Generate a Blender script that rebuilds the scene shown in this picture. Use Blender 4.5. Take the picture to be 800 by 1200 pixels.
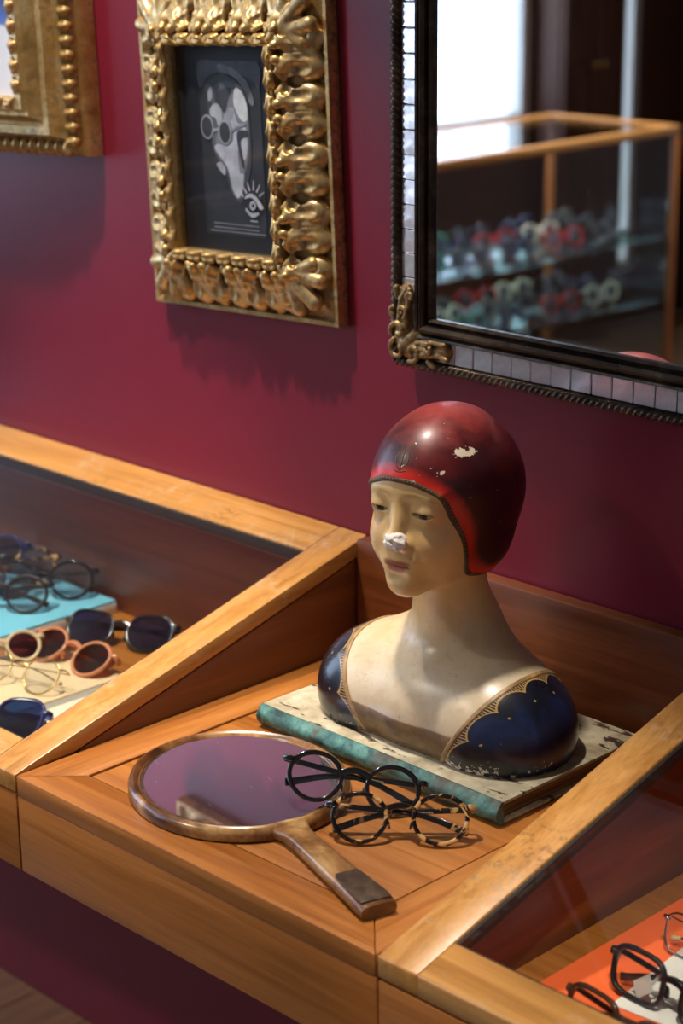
import bpy, bmesh, math, random
import numpy as np
from mathutils import Vector, Matrix, Euler

for _o in list(bpy.data.objects):
    bpy.data.objects.remove(_o)
SC = bpy.context.scene
COL = SC.collection
PI = math.pi
R = math.radians

# ------------------------------------------------------------------ camera
ZC = 0.77                       # height of the counter top
W = 0.508                       # width of the open counter box
D = 0.5114                      # depth of the counter
HB = 0.1336                     # height of the back of the cases over the counter
HF = 0.107                      # height of the counter front
_yaw, _pitch, _roll = R(-45.2636), R(-17.6277), R(-0.6178)
_d = Vector((math.sin(_yaw) * math.cos(_pitch), math.cos(_yaw) * math.cos(_pitch), math.sin(_pitch)))
_r = _d.cross(Vector((0, 0, 1))).normalized()
_u = _r.cross(_d)
_r2 = _r * math.cos(_roll) + _u * math.sin(_roll)
_u2 = -_r * math.sin(_roll) + _u * math.cos(_roll)
cam_data = bpy.data.cameras.new('camera')
cam = bpy.data.objects.new('camera', cam_data)
COL.objects.link(cam)
_m = Matrix((_r2, _u2, -_d)).transposed().to_4x4()
_m.translation = Vector((1.5402, -1.5702, 1.6292))
cam.matrix_world = _m
cam_data.sensor_fit = 'VERTICAL'
cam_data.sensor_height = 36
cam_data.sensor_width = 24
cam_data.lens = 2339.18 / 1200 * 36
cam_data.clip_start = 0.02
cam_data.dof.use_dof = True
cam_data.dof.focus_distance = 1.96
cam_data.dof.aperture_fstop = 5.0
SC.camera = cam
# ------------------------------------------------------------------ world, light, exposure
SC.view_settings.view_transform = 'Standard'
SC.view_settings.look = 'None'
SC.view_settings.gamma = 1
SC.view_settings.use_curve_mapping = False
SC.view_settings.exposure = 0.35

world = bpy.data.worlds.new('daylight')
SC.world = world
world.use_nodes = True
_bg = world.node_tree.nodes['Background']
_bg.inputs['Color'].default_value = (0.62, 0.76, 1.0, 1)
_bg.inputs['Strength'].default_value = 4.6


def area_light(name, loc, direction, sx, sy, power, color):
    l = bpy.data.lights.new(name, 'AREA')
    l.shape = 'RECTANGLE'
    l.size, l.size_y = sx, sy
    l.energy = power
    l.color = color
    o = bpy.data.objects.new(name, l)
    COL.objects.link(o)
    o.location = loc
    o.rotation_euler = Vector(direction).to_track_quat('-Z', 'Y').to_euler()
    return o


# portal: guides sky sampling through the shop window in the left wall
for _y0, _y1, _z0, _z1 in ((-3.93, -3.05, 0.8, 2.85), (-1.55, -0.45, 0.8, 2.55), (-2.95, -1.65, 1.8, 2.85)):
    _p = area_light('window_portal', (-3.095, (_y0 + _y1) / 2, (_z0 + _z1) / 2), (1, 0, 0), _y1 - _y0, _z1 - _z0, 1, (1, 1, 1))
    _p.data.cycles.is_portal = True
# ------------------------------------------------------------------ helpers
def link_mesh(name, me, mat=None, parent=None, smooth=False, loc=None):
    o = bpy.data.objects.new(name, me)
    COL.objects.link(o)
    if mat is not None:
        me.materials.clear()
        for m in (mat if isinstance(mat, (list, tuple)) else [mat]):
            me.materials.append(m)
    if parent is not None:
        o.parent = parent
    if loc is not None:
        o.location = loc
    if smooth:
        me.polygons.foreach_set('use_smooth', [True] * len(me.polygons))
    return o


def from_bm(name, bm, mat=None, parent=None, smooth=False, angle=None, loc=None):
    bmesh.ops.recalc_face_normals(bm, faces=bm.faces)
    me = bpy.data.meshes.new(name)
    bm.to_mesh(me)
    bm.free()
    o = link_mesh(name, me, mat, parent, smooth, loc)
    if angle is not None:
        me.polygons.foreach_set('use_smooth', [True] * len(me.polygons))
        me.set_sharp_from_angle(angle=R(angle))
    return o


def empty(name, loc=(0, 0, 0), rot=(0, 0, 0), parent=None):
    o = bpy.data.objects.new(name, None)
    COL.objects.link(o)
    o.empty_display_size = 0.05
    o.location = loc
    o.rotation_euler = rot
    if parent is not None:
        o.parent = parent
    return o


def tag(o, label=None, cat=None, group=None, kind=None):
    if label:
        o['label'] = label
    if cat:
        o['category'] = cat
    if group:
        o['group'] = group
    if kind:
        o['kind'] = kind
    return o


def add_box(bm, a, b, bevel=0.0, seg=2):
    """axis aligned box from corner a to corner b"""
    c = [(a[i] + b[i]) / 2 for i in range(3)]
    s = [abs(b[i] - a[i]) for i in range(3)]
    t = bmesh.new()
    bmesh.ops.create_cube(t, size=1.0)
    bmesh.ops.scale(t, vec=s, verts=t.verts)
    if bevel > 0:
        bmesh.ops.bevel(t, geom=list(t.edges), offset=min(bevel, min(s) * 0.45), segments=seg, profile=0.5, affect='EDGES')
    bmesh.ops.translate(t, vec=c, verts=t.verts)
    merge(bm, t)


def merge(bm, t):
    me = bpy.data.meshes.new('tmp')
    t.to_mesh(me)
    t.free()
    bm.from_mesh(me)
    bpy.data.meshes.remove(me)


def box(name, a, b, mat, parent=None, bevel=0.0015, loc=None):
    bm = bmesh.new()
    add_box(bm, a, b, bevel)
    return from_bm(name, bm, mat, parent, angle=40, loc=loc)


def add_prism(bm, poly, axis, lo, hi, bevel=0.0):
    """polygon (2d) extruded along an axis; poly coords are the other two axes in order"""
    def P(u, v, w):
        return ((w, u, v), (u, w, v), (u, v, w))[axis]
    t = bmesh.new()
    v0 = [t.verts.new(P(u, v, lo)) for u, v in poly]
    v1 = [t.verts.new(P(u, v, hi)) for u, v in poly]
    n = len(poly)
    t.faces.new(v0)
    t.faces.new(v1[::-1])
    for i in range(n):
        t.faces.new((v0[i], v0[(i + 1) % n], v1[(i + 1) % n], v1[i]))
    bmesh.ops.recalc_face_normals(t, faces=t.faces)
    if bevel > 0:
        bmesh.ops.bevel(t, geom=list(t.edges), offset=bevel, segments=2, profile=0.5, affect='EDGES')
    merge(bm, t)


def prism(name, poly, axis, lo, hi, mat, parent=None, bevel=0.0, angle=40):
    bm = bmesh.new()
    add_prism(bm, poly, axis, lo, hi, bevel)
    return from_bm(name, bm, mat, parent, angle=angle)


def frames_along(pts, closed, up=None):
    n = len(pts)
    P = [Vector(p) for p in pts]
    out = []
    prev = None
    for i in range(n):
        if closed:
            t = P[(i + 1) % n] - P[i - 1]
        else:
            t = P[min(i + 1, n - 1)] - P[max(i - 1, 0)]
        t.normalize()
        ref = Vector(up) if up is not None else (prev if prev is not None else (Vector((0, 0, 1)) if abs(t.z) < 0.9 else Vector((1, 0, 0))))
        s = t.cross(ref)
        if s.length < 1e-6:
            s = t.orthogonal()
        s.normalize()
        n2 = s.cross(t).normalized()
        prev = n2
        out.append((P[i], t, s, n2))
    return out


def add_sweep(bm, pts, prof, closed=False, up=None, caps=True, scale=None, twist=None):
    """sweep a closed 2d profile (side, normal) along a path"""
    fr = frames_along(pts, closed, up)
    rings = []
    for i, (p, t, s, n) in enumerate(fr):
        k = scale[i] if scale is not None else 1.0
        ku, kv = k if isinstance(k, (tuple, list)) else (k, k)
        a = twist[i] if twist is not None else 0.0
        ca, sa = math.cos(a), math.sin(a)
        rings.append([bm.verts.new(p + s * ((u * ca - v * sa) * ku) + n * ((u * sa + v * ca) * kv)) for u, v in prof])
    m = len(prof)
    N = len(rings)
    for i in range(N if closed else N - 1):
        A, B = rings[i], rings[(i + 1) % N]
        for j in range(m):
            bm.faces.new((A[j], A[(j + 1) % m], B[(j + 1) % m], B[j]))
    if not closed and caps:
        bm.faces.new(rings[0])
        bm.faces.new(rings[-1][::-1])
    return rings


def circle_prof(r, n=8, rv=None):
    rv = r if rv is None else rv
    return [(r * math.cos(2 * PI * i / n), rv * math.sin(2 * PI * i / n)) for i in range(n)]


def rrect_prof(w, h, b):
    """rounded rectangle profile w x h"""
    out = []
    for cx, cy, a0 in ((w / 2 - b, h / 2 - b, 0), (-w / 2 + b, h / 2 - b, 90), (-w / 2 + b, -h / 2 + b, 180), (w / 2 - b, -h / 2 + b, 270)):
        for k in range(3):
            a = R(a0 + 45 * k)
            out.append((cx + b * math.cos(a), cy + b * math.sin(a)))
    return out


def add_lathe(bm, prof, n=24, center=(0, 0, 0), close=False):
    """prof: list of (r, z) turned about z"""
    cx, cy, cz = center
    rings = []
    for r, z in prof:
        if r < 1e-6:
            rings.append([bm.verts.new((cx, cy, cz + z))])
        else:
            rings.append([bm.verts.new((cx + r * math.cos(2 * PI * i / n), cy + r * math.sin(2 * PI * i / n), cz + z)) for i in range(n)])
    for a, b in zip(rings[:-1], rings[1:]):
        for i in range(n):
            j = (i + 1) % n
            if len(a) == 1 and len(b) == 1:
                continue
            if len(a) == 1:
                bm.faces.new((a[0], b[j], b[i]))
            elif len(b) == 1:
                bm.faces.new((a[i], a[j], b[0]))
            else:
                bm.faces.new((a[i], a[j], b[j], b[i]))
    return rings


def add_blob(bm, c, r, rot=None, seg=12, rings=8):
    t = bmesh.new()
    bmesh.ops.create_uvsphere(t, u_segments=seg, v_segments=rings, radius=1.0)
    bmesh.ops.scale(t, vec=r, verts=t.verts)
    if rot is not None:
        bmesh.ops.rotate(t, cent=(0, 0, 0), matrix=Euler(rot).to_matrix(), verts=t.verts)
    bmesh.ops.translate(t, vec=c, verts=t.verts)
    merge(bm, t)


def copy_tree(o, parent=None):
    c = o.copy()
    COL.objects.link(c)
    c.parent = parent
    for ch in list(o.children):
        copy_tree(ch, c)
    return c


# ---- signed distance modelling (numpy): for the plaster bust and other organic forms
def s_ell(p, c, r):
    q = (p - np.array(c, np.float32))
    r = np.array(r, np.float32)
    k0 = np.sqrt(((q / r) ** 2).sum(1))
    k1 = np.sqrt(((q / (r * r)) ** 2).sum(1)) + 1e-9
    return k0 * (k0 - 1) / k1


def s_cone(p, a, b, r1, r2):
    """rounded cone"""
    a = np.array(a, np.float32)
    b = np.array(b, np.float32)
    ba = b - a
    t = np.clip(((p - a) @ ba) / (ba @ ba), 0, 1)
    return np.sqrt(((p - a - t[:, None] * ba) ** 2).sum(1)) - (r1 + (r2 - r1) * t)


def smin(a, b, k):
    h = np.clip(0.5 + 0.5 * (b - a) / k, 0, 1)
    return b + (a - b) * h - k * h * (1 - h)


def smax(a, b, k):
    return -smin(-a, -b, k)


def sdf_mesh(f, lo, hi, h, project=True):
    """naive surface nets on a sparse fine grid; returns (verts, quads)"""
    lo = np.array(lo, np.float32)
    hi = np.array(hi, np.float32)
    B = 4
    nc = np.ceil((hi - lo) / (h * B)).astype(int)
    n = nc * B + 1
    gc = [lo[i] + (np.arange(nc[i]) + 0.5) * h * B for i in range(3)]
    X, Y, Z = np.meshgrid(*gc, indexing='ij')
    cp = np.stack([X.ravel(), Y.ravel(), Z.ravel()], 1).astype(np.float32)
    dc = f(cp).reshape(nc)
    F = np.repeat(np.repeat(np.repeat(np.where(dc > 0, 1e3, -1e3).astype(np.float32), B, 0), B, 1), B, 2)
    F = np.pad(F, ((0, 1),) * 3, mode='edge')
    act = np.abs(dc) < h * B * 1.9
    A = np.zeros(n, bool)
    ii = np.argwhere(act)
    off = np.stack(np.meshgrid(*[np.arange(B + 1)] * 3, indexing='ij'), -1).reshape(-1, 3)
    for o in off:
        j = ii * B + o
        A[j[:, 0], j[:, 1], j[:, 2]] = True
    idx = np.argwhere(A)
    pts = (lo + idx * h).astype(np.float32)
    val = np.empty(len(pts), np.float32)
    for s in range(0, len(pts), 400000):
        val[s:s + 400000] = f(pts[s:s + 400000])
    F[idx[:, 0], idx[:, 1], idx[:, 2]] = val
    S = F < 0
    m = n - 1
    cnt = np.zeros(m, np.int8)
    for o in np.ndindex(2, 2, 2):
        cnt += S[o[0]:o[0] + m[0], o[1]:o[1] + m[1], o[2]:o[2] + m[2]]
    cells = np.argwhere((cnt > 0) & (cnt < 8))
    cid = -np.ones(m, np.int32)
    cid[cells[:, 0], cells[:, 1], cells[:, 2]] = np.arange(len(cells))
    acc = np.zeros((len(cells), 3), np.float32)
    num = np.zeros(len(cells), np.float32)
    corners = list(np.ndindex(2, 2, 2))
    for a in corners:
        for ax in range(3):
            if a[ax] == 1:
                continue
            b = list(a)
            b[ax] = 1
            va = F[cells[:, 0] + a[0], cells[:, 1] + a[1], cells[:, 2] + a[2]]
            vb = F[cells[:, 0] + b[0], cells[:, 1] + b[1], cells[:, 2] + b[2]]
            k = (va < 0) != (vb < 0)
            t = np.where(k, va / np.where(k, va - vb, 1), 0)
            q = np.tile(np.array(a, np.float32), (len(cells), 1))
            q[:, ax] += t
            acc += q * k[:, None]
            num += k
    V = lo + (cells + acc / num[:, None]) * h
    quads = []
    for ax in range(3):
        sl0 = [slice(None)] * 3
        sl1 = [slice(None)] * 3
        sl0[ax] = slice(0, -1)
        sl1[ax] = slice(1, None)
        ch = S[tuple(sl0)] != S[tuple(sl1)]
        e = np.argwhere(ch)
        u, v = (ax + 1) % 3, (ax + 2) % 3
        ok = (e[:, u] > 0) & (e[:, v] > 0) & (e[:, u] < m[u]) & (e[:, v] < m[v])
        e = e[ok]
        flip = S[tuple(sl0)][e[:, 0], e[:, 1], e[:, 2]]
        def g(du, dv):
            k = e.copy()
            k[:, u] -= du
            k[:, v] -= dv
            return cid[k[:, 0], k[:, 1], k[:, 2]]
        qd = np.stack([g(1, 1), g(0, 1), g(0, 0), g(1, 0)], 1)
        qd[~flip] = qd[~flip][:, ::-1]
        quads.append(qd)
    Q = np.concatenate(quads)
    if project:
        V = V.astype(np.float32)
        for _ in range(2):
            d = f(V)
            e = h * 0.3
            G = np.stack([f(V + np.eye(3, dtype=np.float32)[i] * e) - f(V - np.eye(3, dtype=np.float32)[i] * e) for i in range(3)], 1) / (2 * e)
            gn = (G * G).sum(1) + 1e-6
            step = np.clip(d / gn, -h * 0.6, h * 0.6)
            V = V - G * step[:, None]
    return V, Q


def mesh_np(name, V, Q, scale=1.0):
    me = bpy.data.meshes.new(name)
    me.vertices.add(len(V))
    me.vertices.foreach_set('co', (np.asarray(V, np.float32) * scale).ravel())
    k = Q.shape[1]
    me.loops.add(Q.size)
    me.loops.foreach_set('vertex_index', Q.astype(np.int32).ravel())
    me.polygons.add(len(Q))
    me.polygons.foreach_set('loop_start', np.arange(0, Q.size, k, dtype=np.int32))
    me.update(calc_edges=True)
    me.validate()
    return me


def set_attr(me, name, arr):
    a = me.attributes.new(name, 'FLOAT', 'POINT')
    a.data.foreach_set('value', np.asarray(arr, np.float32))


# ---- material node helper
class NT:
    def __init__(self, name, rough=0.5, metal=0.0, color=(0.5, 0.5, 0.5), spec=0.5):
        self.m = bpy.data.materials.new(name)
        self.m.use_nodes = True
        self.t = self.m.node_tree
        self.n = self.t.nodes
        self.bsdf = self.n['Principled BSDF']
        self.out = self.n['Material Output']
        self.set('Roughness', rough)
        self.set('Metallic', metal)
        self.set('Base Color', color)
        self.set('Specular IOR Level', spec)

    def set(self, k, v, node=None):
        s = (node or self.bsdf).inputs[k]
        if hasattr(v, 'is_output') or isinstance(v, bpy.types.NodeSocket):
            self.t.links.new(v, s)
        elif isinstance(v, (tuple, list)) and len(v) == 3 and s.type == 'RGBA':
            s.default_value = (*v, 1)
        else:
            s.default_value = v

    def node(self, typ, **kw):
        nd = self.n.new(typ)
        for k, v in kw.items():
            if k in nd.inputs and not hasattr(type(nd), k):
                self.set(k, v, nd)
            elif hasattr(nd, k):
                setattr(nd, k, v)
            else:
                self.set(k, v, nd)
        return nd

    def coord(self, kind='Object', scale=(1, 1, 1), rot=(0, 0, 0), loc=(0, 0, 0)):
        c = self.n.new('ShaderNodeTexCoord')
        mp = self.n.new('ShaderNodeMapping')
        self.t.links.new(c.outputs[kind], mp.inputs['Vector'])
        mp.inputs['Scale'].default_value = scale
        mp.inputs['Rotation'].default_value = rot
        mp.inputs['Location'].default_value = loc
        return mp.outputs[0]

    def noise(self, vec, scale, detail=4, rough=0.55, dist=0.0, fac=True):
        nd = self.n.new('ShaderNodeTexNoise')
        self.set('Vector', vec, nd)
        self.set('Scale', scale, nd)
        self.set('Detail', detail, nd)
        self.set('Roughness', rough, nd)
        self.set('Distortion', dist, nd)
        return nd.outputs['Fac' if fac else 'Color']

    def voro(self, vec, scale, feature='F1', out='Distance'):
        nd = self.n.new('ShaderNodeTexVoronoi')
        nd.feature = feature
        self.set('Vector', vec, nd)
        self.set('Scale', scale, nd)
        return nd.outputs[out]

    def ramp(self, fac, stops, interp='LINEAR'):
        nd = self.n.new('ShaderNodeValToRGB')
        nd.color_ramp.interpolation = interp
        el = nd.color_ramp.elements
        while len(el) < len(stops):
            el.new(0.5)
        for e, (p, c) in zip(el, stops):
            e.position = p
            e.color = (*c, 1) if isinstance(c, (tuple, list)) else (c, c, c, 1)
        self.set('Fac', fac, nd)
        return nd.outputs['Color']

    def mix(self, fac, a, b, mode='MIX'):
        nd = self.n.new('ShaderNodeMix')
        nd.data_type = 'RGBA'
        nd.blend_type = mode
        self.set(0, fac, nd)
        for i, v in ((6, a), (7, b)):
            s = nd.inputs[i]
            if isinstance(v, bpy.types.NodeSocket):
                self.t.links.new(v, s)
            else:
                s.default_value = (*v, 1) if isinstance(v, (tuple, list)) else (v, v, v, 1)
        return nd.outputs[2]

    def math(self, op, a, b=0.0, c=0.0, clamp=False):
        nd = self.n.new('ShaderNodeMath')
        nd.operation = op
        nd.use_clamp = clamp
        for i, v in enumerate((a, b, c)):
            if isinstance(v, bpy.types.NodeSocket):
                self.t.links.new(v, nd.inputs[i])
            else:
                nd.inputs[i].default_value = v
        return nd.outputs[0]

    def maprange(self, v, a, b, c=0.0, d=1.0):
        nd = self.n.new('ShaderNodeMapRange')
        self.set(0, v, nd)
        for i, x in ((1, a), (2, b), (3, c), (4, d)):
            nd.inputs[i].default_value = x
        return nd.outputs[0]

    def attr(self, name, out='Fac'):
        nd = self.n.new('ShaderNodeAttribute')
        nd.attribute_name = name
        return nd.outputs[out]

    def sep(self, vec):
        nd = self.n.new('ShaderNodeSeparateXYZ')
        self.set(0, vec, nd)
        return nd.outputs

    def comb(self, x, y, z):
        nd = self.n.new('ShaderNodeCombineXYZ')
        for i, v in enumerate((x, y, z)):
            if isinstance(v, bpy.types.NodeSocket):
                self.t.links.new(v, nd.inputs[i])
            else:
                nd.inputs[i].default_value = v
        return nd.outputs[0]

    def bump(self, height, strength=0.3, dist=0.002):
        nd = self.n.new('ShaderNodeBump')
        nd.inputs['Strength'].default_value = strength
        nd.inputs['Distance'].default_value = dist
        self.set('Height', height, nd)
        self.set('Normal', nd.outputs[0])
        return nd


def srgb(r, g, b):
    def f(c):
        c /= 255.0
        return c / 12.92 if c <= 0.04045 else ((c + 0.055) / 1.055) ** 2.4
    return (f(r), f(g), f(b))


def plain(name, color, rough=0.5, metal=0.0, spec=0.5, coat=0.0, var=0.12, scale=40.0):
    """a plain painted / plastic / metal surface with slight procedural variation"""
    t = NT(name, rough, metal, color, spec)
    v = t.noise(t.coord(), scale, 3)
    lo = tuple(c * (1 - var) for c in color)
    hi = tuple(min(1, c * (1 + var)) for c in color)
    t.set('Base Color', t.ramp(v, [(0.3, lo), (0.7, hi)]))
    if coat:
        t.set('Coat Weight', coat)
        t.set('Coat Roughness', 0.08)
    return t.m


def pane_glass(name, tint=(1, 1, 1), ior=1.45, rough=0.0, gloss=1.0):
    """thin clear sheet: fresnel reflection over a tinted transparent body"""
    t = NT(name)
    t.n.remove(t.bsdf)
    tr = t.n.new('ShaderNodeBsdfTransparent')
    tr.inputs[0].default_value = (*tint, 1)
    gl = t.n.new('ShaderNodeBsdfGlossy')
    gl.inputs['Roughness'].default_value = rough
    geo = t.n.new('ShaderNodeNewGeometry')
    dt = t.node('ShaderNodeVectorMath', operation='DOT_PRODUCT')
    t.t.links.new(geo.outputs['Incoming'], dt.inputs[0])
    t.t.links.new(geo.outputs['Normal'], dt.inputs[1])
    f0 = ((ior - 1) / (ior + 1)) ** 2
    k = t.math('POWER', t.math('SUBTRACT', 1.0, t.math('ABSOLUTE', dt.outputs['Value']), clamp=True), 5.0)
    fr = t.math('MULTIPLY_ADD', k, 1 - f0, f0)          # Schlick, the same from both sides of the sheet
    mx = t.n.new('ShaderNodeMixShader')
    t.t.links.new(fr, mx.inputs[0])
    t.t.links.new(tr.outputs[0], mx.inputs[1])
    t.t.links.new(gl.outputs[0], mx.inputs[2])
    t.t.links.new(mx.outputs[0], t.out.inputs[0])
    return t.m
MAT = {}


def bust_materials():
    # aged cream plaster, painted
    t = NT('plaster_skin', 0.36, 0, (0.7, 0.55, 0.35))
    co = t.coord()
    a = t.noise(co, 18, 5, 0.6)
    b = t.noise(co, 120, 4, 0.6)
    c = t.ramp(a, [(0.30, srgb(186, 166, 130)), (0.55, srgb(202, 188, 160)), (0.75, srgb(212, 200, 178))])
    c = t.mix(t.maprange(b, 0.52, 0.72, 0, 0.32), c, srgb(166, 122, 66))
    # the varnish has yellowed on head and neck, in patches
    zz = t.math('ADD', t.sep(co)[2], t.math('MULTIPLY', t.math('SUBTRACT', t.noise(co, 14, 3), 0.5), 0.08))
    c = t.mix(t.maprange(zz, 0.08, 0.16, 0, 0.75), c, srgb(228, 186, 110))
    c = t.mix(t.math('MULTIPLY', t.attr('blush'), 0.22), c, srgb(206, 140, 90))
    # fine cracks and specks
    c = t.mix(t.maprange(t.noise(co, 5, 4, 0.7), 0.45, 0.7, 0, 0.4), c, srgb(196, 156, 92))
    sp = t.math('GREATER_THAN', t.noise(co, 230, 2, 0.5), 0.74)
    c = t.mix(t.math('MULTIPLY', sp, 0.45), c, srgb(110, 74, 40))
    c = t.mix(t.math('MULTIPLY', t.attr('brow'), 0.35), c, srgb(122, 86, 48))
    c = t.mix(t.math('MULTIPLY', t.attr('lash'), 0.7), c, srgb(66, 42, 24))
    c = t.mix(t.math('MULTIPLY', t.attr('lip'), 0.9), c, srgb(160, 76, 54))
    c = t.mix(t.math('MULTIPLY', t.attr('mouth'), 0.75), c, srgb(84, 34, 24))
    t.set('Base Color', c)
    t.set('Roughness', t.maprange(a, 0.3, 0.7, 0.28, 0.42))
    t.set('Coat Weight', 0.25)
    t.set('Coat Roughness', 0.25)
    t.bump(t.mix(0.5, a, b), 0.12, 0.001)
    MAT['plaster_skin'] = t.m

    # eye: looks along -Y
    t = NT('painted_eye', 0.2)
    s = t.sep(t.coord('Object', (1000, 1000, 1000)))
    r = t.math('SQRT', t.math('ADD', t.math('POWER', s[0], 2.0), t.math('POWER', s[2], 2.0)))
    c = t.ramp(t.math('DIVIDE', r, 14), [(0.0, srgb(14, 8, 5)), (0.15, srgb(14, 8, 5)), (0.18, srgb(84, 48, 26)), (0.32, srgb(62, 34, 18)), (0.36, srgb(190, 160, 118)), (1.0, srgb(196, 164, 122))])
    t.set('Base Color', c)
    MAT['painted_eye'] = t.m

    # glazed red cap
    t = NT('cap_red', 0.24)
    co = t.coord()
    a = t.noise(co, 9, 5, 0.6, 0.6)
    b = t.noise(co, 40, 5, 0.65, 0.4)
    c = t.ramp(a, [(0.34, srgb(34, 6, 8)), (0.48, srgb(84, 10, 15)), (0.60, srgb(134, 18, 22)), (0.75, srgb(176, 38, 36))])
    c = t.mix(t.maprange(b, 0.45, 0.7, 0, 0.6), c, srgb(62, 9, 13))
    # dark brushed glaze on the sides, with their shade painted in as well
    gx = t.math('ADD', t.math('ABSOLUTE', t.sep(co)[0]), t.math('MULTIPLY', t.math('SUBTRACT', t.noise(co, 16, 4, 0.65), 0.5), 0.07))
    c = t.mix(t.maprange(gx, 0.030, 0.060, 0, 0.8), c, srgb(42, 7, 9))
    e = t.math('ADD', t.attr('edge'), t.math('MULTIPLY', t.math('SUBTRACT', t.noise(co, 30, 3), 0.5), 14.0))
    c = t.mix(t.maprange(e, 16, 6, 0, 0.9), c, srgb(206, 38, 20))
    # crown is rubbed to a dusty rose
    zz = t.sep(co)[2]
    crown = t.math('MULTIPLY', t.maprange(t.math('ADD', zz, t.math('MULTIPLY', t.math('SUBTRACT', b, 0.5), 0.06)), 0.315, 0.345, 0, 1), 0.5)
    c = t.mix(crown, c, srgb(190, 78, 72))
    # chips down to white plaster: a large one plus specks
    def spot(x, y, z, rr, stretch=(1, 1, 1)):
        d = t.node('ShaderNodeVectorMath', operation='DISTANCE')
        vm = t.node('ShaderNodeVectorMath', operation='MULTIPLY')
        t.t.links.new(co, vm.inputs[0])
        vm.inputs[1].default_value = stretch
        t.t.links.new(vm.outputs[0], d.inputs[0])
        d.inputs[1].default_value = (x * stretch[0], y * stretch[1], z * stretch[2])
        n = t.math('MULTIPLY', t.math('SUBTRACT', t.noise(co, 130, 3, 0.7), 0.5), rr * 3.0)
        return t.math('LESS_THAN', t.math('ADD', d.outputs['Value'], n), rr)
    m = None
    for sp in CAP_CHIPS:
        k = spot(*sp)
        m = k if m is None else t.math('MAXIMUM', m, k)
    fine = t.math('MULTIPLY', t.math('GREATER_THAN', t.noise(co, 260, 2, 0.5), 0.735), t.math('GREATER_THAN', t.noise(co, 22, 2), 0.55))
    m = t.math('MAXIMUM', m, fine)
    c = t.mix(m, c, srgb(228, 214, 190))
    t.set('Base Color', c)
    t.set('Roughness', t.math('ADD', t.maprange(b, 0.3, 0.7, 0.34, 0.46), t.math('MULTIPLY', m, 0.3)))
    t.set('Coat Weight', 0.2)
    t.set('Coat Roughness', 0.2)
    t.bump(t.math('SUBTRACT', t.math('MULTIPLY', b, 0.25), m), 0.35, 0.0008)
    MAT['cap_red'] = t.m

    # navy sleeves with a gilt lace of scallops along the neckline
    t = NT('sleeve_blue', 0.3)
    co = t.coord()
    a = t.noise(co, 11, 5, 0.65, 0.5)
    b = t.noise(co, 70, 4, 0.6)
    c = t.ramp(a, [(0.38, srgb(17, 18, 24)), (0.53, srgb(21, 26, 40)), (0.66, srgb(24, 40, 80)), (0.8, srgb(36, 64, 120))])
    e = t.attr('edge')
    s = t.attr('run')
    P_, Rr = 33.0, 20.0
    u = t.math('SUBTRACT', t.math('MODULO', t.math('ADD', s, 500.0), P_), P_ / 2)
    ev = t.math('SUBTRACT', e, 4.5 + Rr)
    r = t.math('SQRT', t.math('ADD', t.math('POWER', u, 2.0), t.math('POWER', ev, 2.0)))
    inside = t.math('LESS_THAN', r, Rr)
    web = t.math('MULTIPLY', t.math('SUBTRACT', 1.0, inside), t.math('LESS_THAN', e, 4.5 + Rr))
    ring = t.math('MULTIPLY', t.math('LESS_THAN', t.math('ABSOLUTE', t.math('SUBTRACT', r, Rr)), 0.75), t.math('LESS_THAN', e, 3.5 + Rr))
    hatch = t.math('MULTIPLY', web, t.math('LESS_THAN', t.math('MODULO', t.math('ADD', s, 500.0), 2.5), 1.1))
    ud = t.math('SUBTRACT', t.math('MODULO', t.math('ADD', s, 500.0 + P_ / 2), P_), P_ / 2)
    rd = t.math('SQRT', t.math('ADD', t.math('POWER', ud, 2.0), t.math('POWER', t.math('SUBTRACT', e, 25.5), 2.0)))
    dot = t.math('LESS_THAN', rd, 1.3)
    gold = t.math('MAXIMUM', t.math('MAXIMUM', hatch, ring), dot)
    wear = t.maprange(t.noise(co, 50, 3), 0.35, 0.5, 0.25, 0.85)
    c = t.mix(t.math('MULTIPLY', gold, wear), c, srgb(186, 150, 84))
    # chips
    zz = t.sep(co)[2]
    n1 = t.noise(co, 170, 4, 0.7)
    n2 = t.noise(co, 16, 2)
    lim = t.math('ADD', t.maprange(zz, 0.0, 0.022, 0.47, 0.735), t.math('MULTIPLY', t.math('LESS_THAN', n2, 0.52), 0.10))
    m = t.math('GREATER_THAN', n1, lim)
    c = t.mix(m, c, srgb(214, 206, 188))
    t.set('Base Color', c)
    t.set('Roughness', t.maprange(a, 0.3, 0.7, 0.24, 0.36))
    t.set('Coat Weight', 0.3)
    t.set('Coat Roughness', 0.15)
    t.bump(t.math('SUBTRACT', t.math('MULTIPLY', b, 0.3), m), 0.3, 0.0008)
    MAT['sleeve_blue'] = t.m

    def worn(name, c1, c2, c3, rough):
        t = NT(name, rough)
        co = t.coord()
        a = t.noise(co, 60, 5, 0.65)
        c = t.ramp(a, [(0.3, c1), (0.55, c2), (0.75, c3)])
        n1 = t.noise(co, 190, 3, 0.7)
        zz = t.sep(co)[2]
        m = t.math('GREATER_THAN', n1, t.maprange(zz, 0.0, 0.010, 0.56, 0.82))
        t.set('Base Color', t.mix(m, c, srgb(206, 194, 168)))
        t.bump(a, 0.25, 0.0008)
        MAT[name] = t.m
    worn('trim_brown', srgb(52, 36, 20), srgb(84, 62, 36), srgb(120, 96, 60), 0.45)
    worn('trim_gold_brown', srgb(110, 82, 48), srgb(158, 126, 82), srgb(190, 160, 112), 0.42)
    worn('bodice_brown', srgb(86, 62, 34), srgb(118, 90, 52), srgb(140, 112, 70), 0.38)
    MAT['bead_cream'] = plain('bead_cream', srgb(150, 128, 88), 0.5)
    MAT['bare_plaster'] = plain('bare_plaster', srgb(226, 220, 212), 0.8, var=0.08)


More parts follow.
